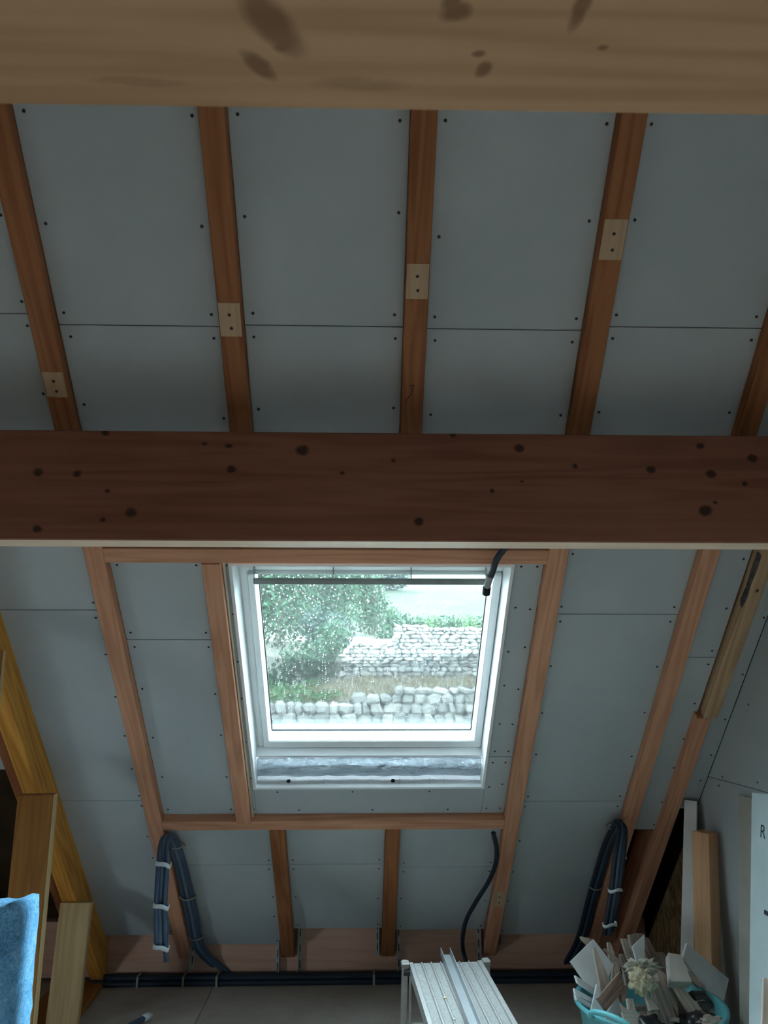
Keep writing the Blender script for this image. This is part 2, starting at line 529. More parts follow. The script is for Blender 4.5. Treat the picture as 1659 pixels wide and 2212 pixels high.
# gable walls
def gable(name, x, thick, mat):
    bm = bmesh.new()
    pts = [(x, BACK_Y - .1, -.1), (x, 5.42, -.1), (x, 5.42, .0), (x, RIDGE_Y, RIDGE_Z + .25), (x, BACK_Y - .1, bz + .1)]
    add_prism(bm, pts, Vector((thick, 0, 0)))
    return tag(obj(name, bm, mat), kind='structure')
# left gable; unseen low opening with frame and portal added for fill light
WY0, WY1, WZ0, WZ1 = 1.9, 2.5, .15, .70
bm = bmesh.new()
for pts in ([(BACK_Y - .1, -.1), (WY0, -.1), (WY0, 5.42 - WY0), (RIDGE_Y, RIDGE_Z + .25), (BACK_Y - .1, bz + .1)],
            [(WY1, -.1), (5.42, -.1), (5.42, 0), (WY1, 5.42 - WY1)],
            [(WY0, -.1), (WY1, -.1), (WY1, WZ0), (WY0, WZ0)],
            [(WY0, WZ1), (WY1, WZ1), (WY1, 5.42 - WY1), (WY0, 5.42 - WY0)]):
    add_prism(bm, [(LEFT_X, a, b) for a, b in pts], Vector((-.1, 0, 0)))
wl = tag(obj('wall_left', bm, M_OSB), kind='structure')
bm = bmesh.new()
for y in (WY0 + .03, (WY0 + WY1) / 2, WY1 - .03): add_box(bm, LEFT_X - .09, LEFT_X - .03, y - .03, y + .03, WZ0, WZ1, .004)
for z in (WZ0 + .03, WZ1 - .03): add_box(bm, LEFT_X - .088, LEFT_X - .032, WY0, WY1, z - .03, z + .03, .004)
tag(obj('fill_opening', bm, M_WHITE), kind='structure')
portal('fill_opening_portal', frame_m(((LEFT_X - .12), (WY0 + WY1) / 2, (WZ0 + WZ1) / 2), (0, 1, 0), (-1, 0, 0)), WY1 - WY0, WZ1 - WZ0)
wr = gable('wall_right', WALL_X + .0135, .1, M_BLACK)
def gpanel(pts, mat, name='plasterboard_panel', x=WALL_X, t=.0125):
    c = Vector((x, sum(p[0] for p in pts) / len(pts), sum(p[1] for p in pts) / len(pts)))
    bm = bmesh.new(); add_prism(bm, [Vector((x, a, b)) - c for a, b in pts], Vector((t, 0, 0)))
    bmesh.ops.bevel(bm, geom=list(bm.edges), offset=.001, segments=1, affect='EDGES')
    return obj(name, bm, mat, wr, Matrix.Translation(c))
CB = 5.184
seam = at_x(1531, 1680, WALL_X); seam2 = at_x(1640, 1705, WALL_X)
zs = (seam.z + seam2.z) / 2
yo = 4.26
up1 = gpanel([(1.5, zs + .0015), (CB - zs - .004, zs + .0015), (1.5, CB - 1.5 - .004)], M_BOARD)
gpanel([(-.3, zs + .0015), (1.497, zs + .0015), (1.497, CB - 1.497 - .004), (-.3, RIDGE_Z - .004)], M_BOARD)
low1 = gpanel([(1.8, .003), (yo, .003), (yo, CB - yo - .006), (CB - zs, zs - .0015), (1.8, zs - .0015)], M_BOARD)
gpanel([(-1.5, .003), (1.797, .003), (1.797, zs - .0015), (-1.5, zs - .0015)], M_BOARD)
gpanel([(-3.4, .003), (-1.503, .003), (-1.503, zs - .0015), (-3.4, zs - .0015)], M_BOARD)
gpanel([(-3.4, zs), (-.3, zs), (-.3, RIDGE_Z), (-3.4, bz)], M_BOARD)
gpanel([(yo + .003, .003), (5.15, .003), (CB - .02, .02), (yo + .003, CB - yo - .01)], M_OSB, 'osb_panel')
def wscrew(p, px, py):
    q = at_x(px, py, WALL_X - .0005); screw(p, frame_m(q, (0, 1, 0), (1, 0, 0)))
for px, py in ((1617, 1522), (1560, 1678), (1636, 1690), (1545, 1632)): wscrew(up1, px, py)
for px, py in ((1553, 1697), (1521, 1686)): wscrew(low1, px, py)
bp = [o for o in COL.objects if o.name.startswith('plasterboard_panel') and o.parent == ceiling][-1]
for px, py in ((1657, 1334), (1611, 1457), (1573, 1554), (1543, 1631), (1520, 1686)):
    u, v = uv(px - 7, py, B0); screw(bp, frame_m(S(min(u, WALL_X - .012), v, B0 - .0005), (1, 0, 0), DN))

# ---------------------------------------------------------------- skylight: window_1
win = tag(empty('window_1', M=frame_m(S(.03, .06, .12), (1, 0, 0), DN)), kind='structure')
def ubox(name, *a, **k): return sbox(name, *a, **k)
# lining: side reveals and head
ubox('lining_panel', OU0, OU0 + .014, OV0, OV1, .030, .19, M_WHITEP, parent=win, bevel=.0015)
ubox('lining_panel', OU1 - .014, OU1, OV0, OV1, .030, .19, M_WHITEP, parent=win, bevel=.0015)
ubox('lining_panel', OU0, OU1, OV0 - .014, OV0, .030, .19, M_WHITEP, parent=win, long='u', bevel=.0015)
def rect_frame(name, outer, inner, w0, w1, mat, bev=.003, inner_back=None):
    """mitred rectangular frame in slope coordinates; inner_back is the inner rectangle at w1"""
    ib = inner_back or inner
    bm = bmesh.new()
    def ring(r, w): return [bm.verts.new(S(a, b, w)) for a, b in ((r[0], r[2]), (r[1], r[2]), (r[1], r[3]), (r[0], r[3]))]
    o0, o1, i0, i1 = ring(outer, w0), ring(outer, w1), ring(inner, w0), ring(ib, w1)
    for k in range(4):
        j = (k + 1) % 4
        bm.faces.new((o0[k], o0[j], i0[j], i0[k])); bm.faces.new((o1[k], i1[k], i1[j], o1[j]))
        bm.faces.new((o0[k], o1[k], o1[j], o0[j])); bm.faces.new((i0[k], i0[j], i1[j], i1[k]))
    if bev: bmesh.ops.bevel(bm, geom=[e for e in bm.edges], offset=bev, segments=2, affect='EDGES')
    WI = WM[win.name].inverted()
    for v in bm.verts: v.co = WI @ v.co
    return obj(name, bm, mat, win, WM[win.name])
FB = uv(800, 1632, .165)[1]; SBo = uv(800, 1615, .15)[1]; SBi = uv(800, 1601, .15)[1]
STI = uv(800, 1240, .15)[1]
GT, GB_ = STI - .012, uv(800, 1577, .21)[1]
GL = uv(574, 1423, .21)[0]; GR = uv(1035, 1423, .21)[0]
SL = uv(552, 1423, .15)[0]; SLi = uv(564, 1423, .15)[0]; SR = uv(1062, 1423, .15)[0]; SRi = uv(1046, 1423, .15)[0]
ST = -.47
LV, LW = uv(800, 1632, .120)[1], .120
bm = bmesh.new()
sec = [(SBo + .004, .153), (LV, LW), (LV + .012, LW + .002), (LV + .012, .20), (SBo + .004, .20)]
add_prism(bm, [S(OU0 + .014, v, w) - S(.03, LV, LW) for v, w in sec], Vector((OU1 - OU0 - .028, 0, 0)))
obj('frame_ledge', bm, M_WHITE, win, Matrix.Translation(S(.03, LV, LW)))
frame = rect_frame('frame', (OU0 + .014, OU1 - .014, OV0, LV + .012), (SL - .006, SR + .006, ST - .01, SBo + .008), .165, .26, M_WHITE, .004)
sash = rect_frame('sash', (SL, SR, ST, SBo), (SLi, SRi, STI, SBi), .15, .214, M_WHITE, .003, (GL, GR, GT, GB_))
rect_frame('outer_cladding', (SL - .05, SR + .05, ST - .05, SBo + .05), (GL - .01, GR + .01, GT - .01, GB_ + .01), .226, .262, M_BAR, .003)
rect_frame('glazing_seal', (GL - .004, GR + .004, GT - .004, GB_ + .004), (GL + .003, GR - .003, GT + .003, GB_ - .003), .209, .2145, M_SEAL, 0)
pane = sbox('pane', GL - .008, GR + .008, GT - .008, GB_ + .008, .216, .222, M_PANE, win, 'u', 0)
# raindrops lying on the outer face of the pane
bm = bmesh.new(); rd = random.Random(11)
for i in range(640):
    while True:
        a, b = rd.random(), rd.random()
        if rd.random() < .15 + .85 * max(0, 1 - a * .95) * (1 - .55 * b): break
    u = GL + (GR - GL) * a; v = GT + (GB_ - GT) * b
    r = rd.uniform(.0012, .0034)
    N = 7; st = rd.uniform(1, 2.0)
    base = [bm.verts.new((u + r * math.cos(2 * math.pi * k / N), v + st * r * math.sin(2 * math.pi * k / N), 0)) for k in range(N)]
    mid = [bm.verts.new((u + .75 * r * math.cos(2 * math.pi * k / N), v + st * .75 * r * math.sin(2 * math.pi * k / N), r * .45)) for k in range(N)]
    top = bm.verts.new((u, v, r * .65))
    for k in range(N):
        j = (k + 1) % N; bm.faces.new((base[k], base[j], mid[j], mid[k])); bm.faces.new((mid[k], mid[j], top))
    bm.faces.new(base[::-1])
for q in bm.verts: q.co = S(q.co.x, q.co.y, .2225 + q.co.z) - S(0, 0, 0)
tag(obj('raindrops', bm, M_DROP, win, Matrix.Translation(S(0, 0, 0)), True), kind='stuff')
# opening bar along the top of the sash
bl, br = uv(547, 1256, .125), uv(1052, 1257, .125)
bt, bb = uv(800, 1250, .125)[1], uv(800, 1262, .125)[1]
bar = sbox('opening_bar', bl[0], br[0], bt, bb, .118, .132, M_BAR, win, 'u', .004)
for px in (549, 720, 888, 1050):
    u = uv(px, 1245, .125)[0]; sbox('bar_bracket', u - .002, u + .002, bt - .05, bt + .004, .122, .16, M_BAR, bar, 'v', .001)
# bottom of the reveal: drilled ledge and front lip
lip = sbox('sill_lip', OU0, OU1, OV1 - .012, OV1 + .004, .034, .056, M_WHITEP, win, 'u', .002)
ledge = sbox('sill_ledge', OU0 + .014, OU1 - .014, OV1 - .006, OV1 + .004, .056, .10, M_WHITE, win, 'u', .002)
for px in (623, 849):
    u = uv(px, 1683, .075)[0]
    b = bmesh.new(); bmesh.ops.create_cone(b, cap_ends=True, segments=16, radius1=.010, radius2=.010, depth=.004)
    obj('drilled_hole', b, M_BLACK, ledge, frame_m(S(u, OV1 - .0065, .076), (1, 0, 0), DV))
for k in range(15):
    u = OU0 + .05 + k * .074
    sbox('ledge_rib', u, u + .004, OV1 - .010, OV1 - .005, .060, .096, M_WHITE, ledge, 'v', .001)
sbox('sill_backing', OU0 + .014, OU1 - .014, FB - .012, OV1 + .010, .172, .192, M_WHITE, win, 'u', .002)
sbox('sill_back', OU0 + .014, OU1 - .014, OV1 - .004, OV1 + .010, .10, .19, M_WHITE, win, 'u', .002)
portal('skylight_portal', frame_m(S((GL + GR) / 2, (GT + GB_) / 2, .30), (1, 0, 0), DN), GR - GL + .3, GB_ - GT + .3)

# crumpled foil strip lying along the bottom reveal
bm = bmesh.new(); NU, NV = 110, 22
u0, u1 = OU0 + .016, OU1 - .016
grid = []
for i in range(NU + 1):
    row = []
    for j in range(NV + 1):
        a, b = i / NU, j / NV
        u = u0 + (u1 - u0) * a
        w = LW - .003 - .020 * b - .030 * math.sin(math.pi * min(1, b * .97 + .01)) ** .75 * (.85 + .35 * noise.noise(Vector((u * 4, 3.3, 0)))) - .008 * noise.noise(Vector((u * 14 + b * 6, b * 5, 8.1)))
        env = math.sin(math.pi * min(1, .06 + .94 * b)) ** .7
        ridge = .016 * math.exp(-((b - .60 - .22 * (a - .5) ** 2 * 4 + .10 * (1 - a)) / .13) ** 2) * (.75 + .4 * math.sin(3.1 * a + .4))
        cr = .010 * noise.noise(Vector((u * 7, b * 3, 1.7))) + .011 * abs(noise.noise(Vector((u * 22 + b * 7, b * 4, 4.2)))) + .005 * noise.noise(Vector((u * 60 - b * 18, b * 11, 2.2)))
        vv = LV + .014 + (OV1 - .022 - LV - .014) * b ** 1.1 - .012 * env - ridge - cr * env * 1.3
        row.append(bm.verts.new(S(u, vv, w) - S(.03, OV1, .14)))
    grid.append(row)
for i in range(NU):
    for j in range(NV): bm.faces.new((grid[i][j], grid[i + 1][j], grid[i + 1][j + 1], grid[i][j + 1]))
bmesh.ops.solidify(bm, geom=list(bm.faces), thickness=.002)
tag(obj('foil_strip', bm, M_FOIL, None, Matrix.Translation(S(.03, OV1, .14)), True), 'crumpled silver insulation foil stuffed along the bottom reveal of the skylight', 'foil')

# ================================================================ TIMBER
def rafter(u0, u1, v0, v1, label, mat=M_RAFTER, w0=0, w1=.198, name='rafter', cat='rafter', group='roof rafters'):
    return tag(sbox(name, u0, u1, v0, v1, w0, w1, mat), label, cat, group)
def patch(r, u0, u1, v0, v1):
    sbox('bare_patch', u0 + .003, u1 - .003, v0, v1, -.0012, .0008, M_PATCH, r, 'v', .0003)['label'] = 'pale unstained patch with nail holes'
    for k in (.35, .75):
        p = [c for c in r.children][-1] if r.children else None
        q = frame_m(S(u0 + (u1 - u0) * (.45 + .1 * k), v0 + (v1 - v0) * k, -.0016), (1, 0, 0), DN)
        screw(r, q).name = 'nail_hole'
VEND = 2.30
ra = rafter(-1.675, -1.60, -4.95, VEND, 'reddish rafter glimpsed behind the yellow rafter at far left', M_RAFTER)
rafter(-2.275, -2.20, -4.95, VEND, 'rafter furthest to the left, one bay beyond the yellow rafter')
r0 = rafter(-1.075, -1.0, -4.95, -.981, 'leftmost fully visible upper rafter, above the purlin, two nail holes in a faint patch')
rafter(-1.075, -1.0, -.980, VEND, 'long lower rafter left of the skylight with a conduit bundle at its foot', M_RAFTER_LIT)  # rafter cut at the purlin so its lower length takes the lit colour
r1 = rafter(-.471, -.396, -4.95, -.708, 'upper rafter ending at the header, above the left part of the skylight')
r2 = rafter(.125, .20, -4.95, -.708, 'upper rafter ending at the header, above the right part of the skylight')
r3 = rafter(.718, .795, -4.95, -.981, 'upper rafter above the purlin at the right with a pale patch near its top')
r3b = rafter(.718, .795, -.980, VEND, 'long lower rafter just right of the skylight from purlin to wall plate', M_RAFTER_LIT)
rafter(1.32, 1.39, -4.95, -.981, 'upper rafter cut by the right picture edge above the purlin')
r4 = rafter(1.32, 1.39, -.980, VEND, 'lower rafter at the right with a hanging conduit loop near its foot', M_RAFTER_LIT)
patch(r0, -1.075, -1.0, -1.42, -1.33); patch(r1, -.471, -.396, -1.66, -1.55); patch(r2, .125, .2, -1.79, -1.68); patch(r3, .718, .795, -1.93, -1.81)
patch(r3b, .718, .795, 1.58, 1.72)
for r, u, v in ((r4, 1.335, -.40),): 
    pass
_u, _v = uv(1636, 1276); _k = (_v - (-4.95 + .228) / 2, -(_u - 1.581), .007)
M_R5 = wood('new_spruce', (.60, .41, .25), (.44, .27, .15), knots=[_k], plane='xy')
r5a = rafter(1.549, 1.613, -4.95, .228, 'upper length of the paler rafter beside the right gable wall, dark bark streak', M_R5)
r5b = rafter(1.520, 1.587, .2285, VEND, 'lower spliced length of the rafter beside the right gable wall, brown stain', M_RAFTER_LIT)
pp = [on_slope(a, b, -.0008) for a, b in ((884, 834), (894, 832), (890, 842), (889, 852), (880, 862), (876, 876))]
tube('pitch_streak', pp, .0013, M_DARKWOOD, r2, 3, sides=6)['label'] = 'thin dark resin streak'
# dark bark wane and knot on the upper length
bm = bmesh.new()
u, v = 1.552, -.52
pts = [(0, -.17), (.010, -.17), (.014, -.10), (.008, -.02), (.012, .04), (.004, .10), (-.004, .07), (.002, 0), (-.001, -.09)]
add_prism(bm, [S(u - .006 + a * .8, v + b, -.0012) - S(u, v, 0) for a, b in pts], DN * .022)
obj('bark_streak', bm, M_DARKWOOD, r5a, Matrix.Translation(S(u, v, 0)))['label'] = 'dark brown bark streak'
header = tag(sbox('header_beam', -1.0, .718, -.706, -.637, 0, .198, M_RAFTER_LIT, None, 'u'), 'horizontal header beam over the skylight just below the big purlin', 'beam')
trim = tag(sbox('trimmer_beam', -1.0, .718, .962, 1.030, 0, .198, M_RAFTER_LIT, None, 'u'), 'horizontal trimmer beam below the skylight between two long rafters', 'beam')
rafter(-.631, -.557, -.637, .975, 'short jack rafter along the left edge of the skylight', M_RAFTER_LIT, w0=-.004, group='jack rafters', name='jack_rafter')
rafter(-.471, -.394, 1.030, VEND, 'left of the two short jack rafters under the skylight', M_RAFTER, group='jack rafters', name='jack_rafter')
rafter(.117, .192, 1.030, VEND, 'right of the two short jack rafters under the skylight', M_RAFTER, group='jack rafters', name='jack_rafter')
M_CREAM = wood('cream_batten', (.66, .60, .50), (.52, .46, .36), contrast=.4)
tag(sbox('batten', -.5555, -.5465, -.637, .955, .018, .10, M_CREAM), 'thin cream batten edge along the inner side of the left jack rafter', 'batten')
for i, px in enumerate((541, 880)):
    u = uv(px, 1184, 0)[0]
    tag(sbox('spacer_block', u - .026, u + .026, -.736, -.706, .02, .15, M_CREAM, None, 'v'), 'small pale block between purlin and header, ' + ('left of the two' if i == 0 else 'right of the two'), 'block')
yel = rafter(-1.565, -1.487, -4.95, 2.36, 'deep yellow rafter at left with two upright boards fixed against it', M_YELLOW, w0=-.10, w1=.19)

KN = [(83, 1020, 9), (167, 1024, 7), (500, 1013, 8), (653, 973, 11), (228, 935, 7), (283, 1107, 10), (221, 1122, 5), (80, 1143, 8), (494, 963, 6), (850, 994, 4),
      (1122, 968, 9), (1242, 1007, 5), (1407, 1014, 8), (1536, 1024, 9), (1512, 963, 7), (1625, 990, 9), (1609, 1045, 5), (1524, 1104, 12), (1546, 1086, 4), (904, 1127, 8),
      (1063, 1060, 4), (1127, 1040, 3), (979, 940, 6), (738, 1022, 4), (442, 959, 4), (232, 1060, 4)]
PY0, PY1, PZ0, PZ1 = 2.40, 2.526, 2.137, 2.498
pc = Vector(((LEFT_X + WALL_X) / 2, (PY0 + PY1) / 2, (PZ0 + PZ1) / 2))
kn = []
for px, py, r in KN:
    q = at_y(px, py, PY0) - pc; kn.append((q.x, q.z, r * 2.45 / F_PX * 1.05))
M_PURLIN = wood('purlin_spruce', (.32, .135, .082), (.21, .078, .044), grain=.8, knots=kn, contrast=.5, knotcol=(.03, .014, .010))
purl = tag(box('purlin_beam', (WALL_X - LEFT_X, PY1 - PY0, PZ1 - PZ0), Matrix.Translation(pc), M_PURLIN, None, .004), 'big dark brown purlin beam with scattered knots and underside coloured as window-lit, crossing above the skylight', 'beam')
purl.data.materials.append(wood('lit_underside', (.92, .74, .58), (.76, .58, .43), contrast=.5))  # window light on the bottom face put into a paler wood colour
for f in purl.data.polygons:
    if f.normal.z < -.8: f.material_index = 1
NY0, NY1, NZ0, NZ1 = .53, .705, 2.286, 2.62
nc = Vector(((LEFT_X + WALL_X) / 2, (NY0 + NY1) / 2, (NZ0 + NZ1) / 2))
kn = []
for px, py, r, ang, el in ((590, 60, 34, -1.0, 2.2), (560, 150, 17, -.9, 2.3), (615, 105, 15, .4, 1.6), (985, 38, 20, .5, 1.3), (975, 5, 16, 1.5, 2.2), (1255, 30, 15, 1.45, 3.0), (1030, 126, 9, .2, 1.4), (1297, 113, 7, 0, 1.2), (1040, 160, 14, 1.2, 1.2), (780, 190, 16, 0, 5), (300, 182, 10, 0, 9)):
    q = at_z(px, py, NZ0) - nc; kn.append((q.x, q.y, r * .92 / F_PX, -ang, el, .75 if el < 4 else .3))
M_NEAR = wood('near_spruce', (.56, .35, .20), (.40, .225, .115), grain=.9, knots=kn, plane='xy', contrast=.55, knotcol=(.15, .065, .028))
near = box('tie_beam', (WALL_X - LEFT_X, NY1 - NY0, NZ1 - NZ0), Matrix.Translation(nc) @ Matrix.Rotation(math.radians(-.35), 4, 'Z'), M_NEAR, None, .006)
tag(near, 'pale near beam close overhead with large blurred knots, filling the top', 'beam')

tag(box('wall_plate', (WALL_X - LEFT_X, .12, .30), Matrix.Translation(((WALL_X + LEFT_X) / 2, PLATE_Y + .06, .17)), M_PLATE, None, .004), 'pinkish brown wall plate along the foot of the roof slope', 'beam')
BR = [(-1.005, .06, .30, 'right of the rafter with the left conduit bundle'), (-.482, .02, .27, 'left of the left lower jack rafter'), (-.376, .02, .32, 'right of the left lower jack rafter'), (.103, .13, .33, 'left of the right lower jack rafter'), (.207, .02, .32, 'right of the right lower jack rafter'),
      (.704, .06, .32, 'left of the long rafter by the skylight'), (.812, .18, .30, 'right of the long rafter by the skylight')]
for u, z0, z1, where in BR:
    b = bmesh.new()
    s = -1 if 'left of' in where else 1
    add_box(b, -.011, .011, -.004, 0, z0, z1, .001); add_box(b, -.011 if s > 0 else .007, -.007 if s > 0 else .011, -.045, 0, z0, z1, .001)
    o = tag(obj('angle_bracket', b, M_BRACKET, None, Matrix.Translation((u + .012 * s, PLATE_Y, 0))), 'pale angle bracket on the wall plate ' + where, 'bracket', 'angle brackets on the wall plate')
    b = bmesh.new()
    b.free()
    for k in range(3):
        zz = z0 + (z1 - z0) * (.22 + .28 * k)
        box('slot', (.005, .002, .04), WM[o.name] @ Matrix.Translation((0, -.0043, zz)), M_BLACK, o, .0003)

# upright boards on the left
def upright(name, p_top, p_bot, width, thick, rot, mat, label, edge=None):
    p_top, p_bot = Vector(p_top), Vector(p_bot)
    n = Vector((math.sin(rot), math.cos(rot), 0))
    o = lumber(name, p_bot, p_top, width, thick, n, mat, None, .003)
    tag(o, label, 'board')
    if edge:
        # right-hand side gets a lighter colour for the window light on it
        X = (p_top - p_bot).normalized(); Z = (n - X * n.dot(X)).normalized(); Yv = Z.cross(X)
        s = 1 if Yv.x > 0 else -1
        a = Yv * (s * (width / 2 + .0008))
        e = lumber('lit_edge', p_bot + a, p_top + a, .002, thick * .98, n, edge, o, .0004); e['label'] = 'right edge coloured as window-lit'
    return o
tA = at_y(82, 1715, 3.60)
upright('upright_board', tA, (tA.x - .005, 3.60, 0.0), .150, .060, -.10, M_BROWN, 'tall brown upright board with right edge coloured as window-lit standing against the yellow rafter', M_PALE)
tB = at_y(166, 1948, 4.40)
upright('upright_board', tB, (tB.x - .01, 4.36, .025), .155, .045, -.06, M_PALE, 'short pale upright board with four knots standing on the floor plank', M_PALE)
tC = at_y(-30, 1405, 3.1)
upright('upright_board', tC, (tC.x, 3.1, 0.0), .135, .035, -.15, M_BROWN, 'upright board cut by the left picture edge, top below the purlin', M_PALE)
# plank flat on the floor at the left
a = at_z(225, 2122, .02); b = at_z(165, 2207, .02)
d = (b - a).normalized(); off = Vector((-d.y, d.x, 0));
if off.x > 0: off = -off
lumberM = M_PALE
p0 = a - d * .05 + off * .14; p1 = b + d * 1.3 + off * .14
tag(lumber('floor_plank', (p0.x, p0.y, .0125), (p1.x, p1.y, .0125), .28, .024, (0, 0, 1), M_BROWN), 'wide brown plank lying flat on the floor under the short upright board', 'plank')

# blue insulation batts
bm = bmesh.new()
W_, H_, T_ = .60, 1.10, .12
nx, nz = 26, 44
vg = {}
for i in range(nx + 1):
    for j in range(nz + 1):
        for k in (0, 1):
            x = -W_ + W_ * i / nx; z = H_ * j / nz; y = T_ * k
            q = Vector((x * 18, z * 18, k * 9))
            j_ = noise.noise(q) * .010 + noise.noise(q * 4) * .006
            e = 1 if j == nz else 0
            vg[i, j, k] = bm.verts.new((x + (noise.noise(q * 2 + Vector((5, 0, 0))) * .008 if i in (0, nx) else 0), y + j_ * (-1 if k == 0 else 1), z + e * noise.noise(q * 1.5) * .02 - e * .03 * (1 - i / nx) * 1.2))
for i in range(nx):
    for j in range(nz):
        bm.faces.new((vg[i, j, 0], vg[i + 1, j, 0], vg[i + 1, j + 1, 0], vg[i, j + 1, 0])); bm.faces.new((vg[i, j, 1], vg[i, j + 1, 1], vg[i + 1, j + 1, 1], vg[i + 1, j, 1]))
for i in range(nx):
    bm.faces.new((vg[i, nz, 0], vg[i + 1, nz, 0], vg[i + 1, nz, 1], vg[i, nz, 1])); bm.faces.new((vg[i, 0, 0], vg[i, 0, 1], vg[i + 1, 0, 1], vg[i + 1, 0, 0]))
for j in range(nz):
    bm.faces.new((vg[0, j, 0], vg[0, j + 1, 0], vg[0, j + 1, 1], vg[0, j, 1])); bm.faces.new((vg[nx, j, 0], vg[nx, j, 1], vg[nx, j + 1, 1], vg[nx, j + 1, 0]))
bt_ = at_y(57, 1949, 2.42)
Mb = Matrix.Translation((bt_.x + .03, 2.36, 0.0)) @ Matrix.Rotation(math.radians(-1.5), 4, 'Y') @ Matrix.Rotation(math.radians(-2), 4, 'X')
sc_ = bt_.z / H_
Mb = Mb @ Matrix.Diagonal((1, 1, sc_, 1))
for v in bm.verts: v.co.z *= sc_
Mb = Matrix.Translation((bt_.x + .028, 2.36, 0.0)) @ Matrix.Rotation(math.radians(-1.5), 4, 'Y') @ Matrix.Rotation(math.radians(-2), 4, 'X')
tag(obj('insulation_batt', bm, M_BATT, None, Mb, True), 'bright blue fibrous insulation batt standing at the bottom left', 'insulation')

# ================================================================ CONDUITS
def ring_tie(name, parent, centre, axis, a, b, h, mat, up=(0, 0, 1)):
    """flat oval band around a bundle: half widths a (sideways) and b, height h along the axis"""
    M = frame_m(centre, Vector(axis), up)
    bm = bmesh.new(); N = 18
    rings = []
    for x, s in ((-h / 2, 1), (h / 2, 1), (h / 2, .9), (-h / 2, .9)):
        rings.append([bm.verts.new((x + .004 * math.sin(k), a * s * math.cos(2 * math.pi * k / N), b * s * math.sin(2 * math.pi * k / N))) for k in range(N)])
    for i in range(4):
        p, q = rings[i], rings[(i + 1) % 4]
        for k in range(N): bm.faces.new((p[k], p[(k + 1) % N], q[(k + 1) % N], q[k]))
    return obj(name, bm, mat, parent, M, True)
# left bundle
cb = tag(empty('conduit_bundle', S(-.96, 2.2, .0)), 'taped bundle of blue black conduits looped below the trimmer, left of the skylight', 'conduit', 'taped conduit bundles')
HY = 4.02
for i in range(3):
    o_ = .020 * (i - 1)
    top = on_slope(366, 1806, -.03); tl = on_slope(356, 1818, -.07)
    m1 = at_y(352 + 9 * (i - 1) * 1.0, 1866, HY + .012 * (i % 2)); m2 = at_y(347 + 9 * (i - 1), 1955, HY + .012 * (i % 2)); m3 = at_y(347 + 9 * (i - 1) + (3 if i == 2 else 0), 2052 + (25 if i == 2 else -8 * (i == 0)), HY)
    pts = [S(-.80 + .05 * i, 2.36, -.04 - .02 * i), S(-.955 + .024 * i, 2.14, -.005), S(-.972 + .024 * i, 1.8, .012), S(-.974 + .022 * i, 1.4, .012), S(-.978 + .018 * i, 1.14, .0), top + Vector((o_ * .5, 0, 0)), tl + Vector((o_ * .7, -.01, 0)), m1, m2, m3]
    tube('conduit', pts, .0125, (M_CONDUIT2, M_CONDUIT3, M_CONDUIT2)[i], cb)
for py, px in ((1866, 353), (1957, 348), (2046, 348)):
    ring_tie('white_tape', cb, at_y(px, py, HY), (.25, 0, 1), .040, .022, .020, M_TAPE, (0, 1, 0))['label'] = 'white tape wrap'
for v_ in (1.16, 1.62, 2.02):
    ring_tie('conduit_tie', cb, S(-.95, v_, .008), DV, .044, .020, .010, M_TIE, DN)
# right bundle
cr = tag(empty('conduit_bundle', S(1.28, 2.0, 0)), 'taped bundle of dark conduits hanging from the rafter at the right', 'conduit', 'taped conduit bundles')
for i in range(3):
    o_ = .020 * (i - 1)
    top = on_slope(1335, 1778, -.03); tl = on_slope(1343, 1792, -.07)
    m1 = at_y(1337 + 9 * (i - 1), 1852, 4.0); m2 = at_y(1329 + 9 * (i - 1) * .9, 1922, 4.02); m3 = at_y(1314 + 8 * (i - 1), 2018 - 8 * (i == 2), 4.05)
    pts = [S(1.20 + .02 * i, 2.30, -.03), S(1.255 + .022 * i, 2.05, 0), S(1.258 + .020 * i, 1.6, .012), S(1.262 + .018 * i, 1.2, .012), S(1.276 + .012 * i, .98, -.01), top + Vector((o_ * .5, 0, 0)), tl + Vector((o_ * .7, -.01, 0)), m1, m2, m3]
    tube('conduit', pts, .0125, (M_CONDUIT, M_CONDUIT2, M_CONDUIT)[i], cr)
for py, px in ((1852, 1338), (1922, 1329), (1997, 1317)):
    ring_tie('white_tape', cr, at_y(px, py, 4.02), (.1 - .2, 0, 1), .036, .022, .014, M_TAPE, (0, 1, 0))['label'] = 'white tape wrap'
for v_ in (1.02, 1.55):
    ring_tie('conduit_tie', cr, S(1.28, v_, .008), DV, .040, .020, .010, M_TIE, DN)
# single conduits
pts = [on_slope(px, py, -.016) for px, py in ((1066, 1800), (1073, 1835), (1070, 1868), (1055, 1905), (1030, 1945), (1008, 1985), (1000, 2020))] + [at_y(1000, 2050, 4.93), at_y(1006, 2075, 4.92), at_y(1012, 2100, 4.92)]
tag(tube('conduit', pts, .0125, M_CONDUIT, None, 8, .12, .006), 'single black corrugated conduit curving down the lower bay right of the skylight', 'conduit')
c0 = tag(tube('conduit', [on_slope(px, py, -.05) for px, py in ((1112, 1150), (1090, 1184), (1073, 1208), (1064, 1235), (1057, 1252))], .0125, M_CONDUIT, None, 8), 'black conduit hanging over the top right corner of the skylight', 'conduit')
p_ = [on_slope(px, py, -.05) for px, py in ((1059, 1244), (1051, 1270))]
tube('cable_sleeve', [p_[0], p_[0].lerp(p_[1], .5), p_[1]], .0145, plain('grey_sleeve', (.36, .40, .41), .5), c0, 6, .12, .005)
p_ = [on_slope(px, py, -.05) for px, py in ((1052, 1268), (1050, 1283))]
tube('conduit_end', [p_[0], p_[0].lerp(p_[1], .5), p_[1]], .0155, M_BLACK, c0, 4)
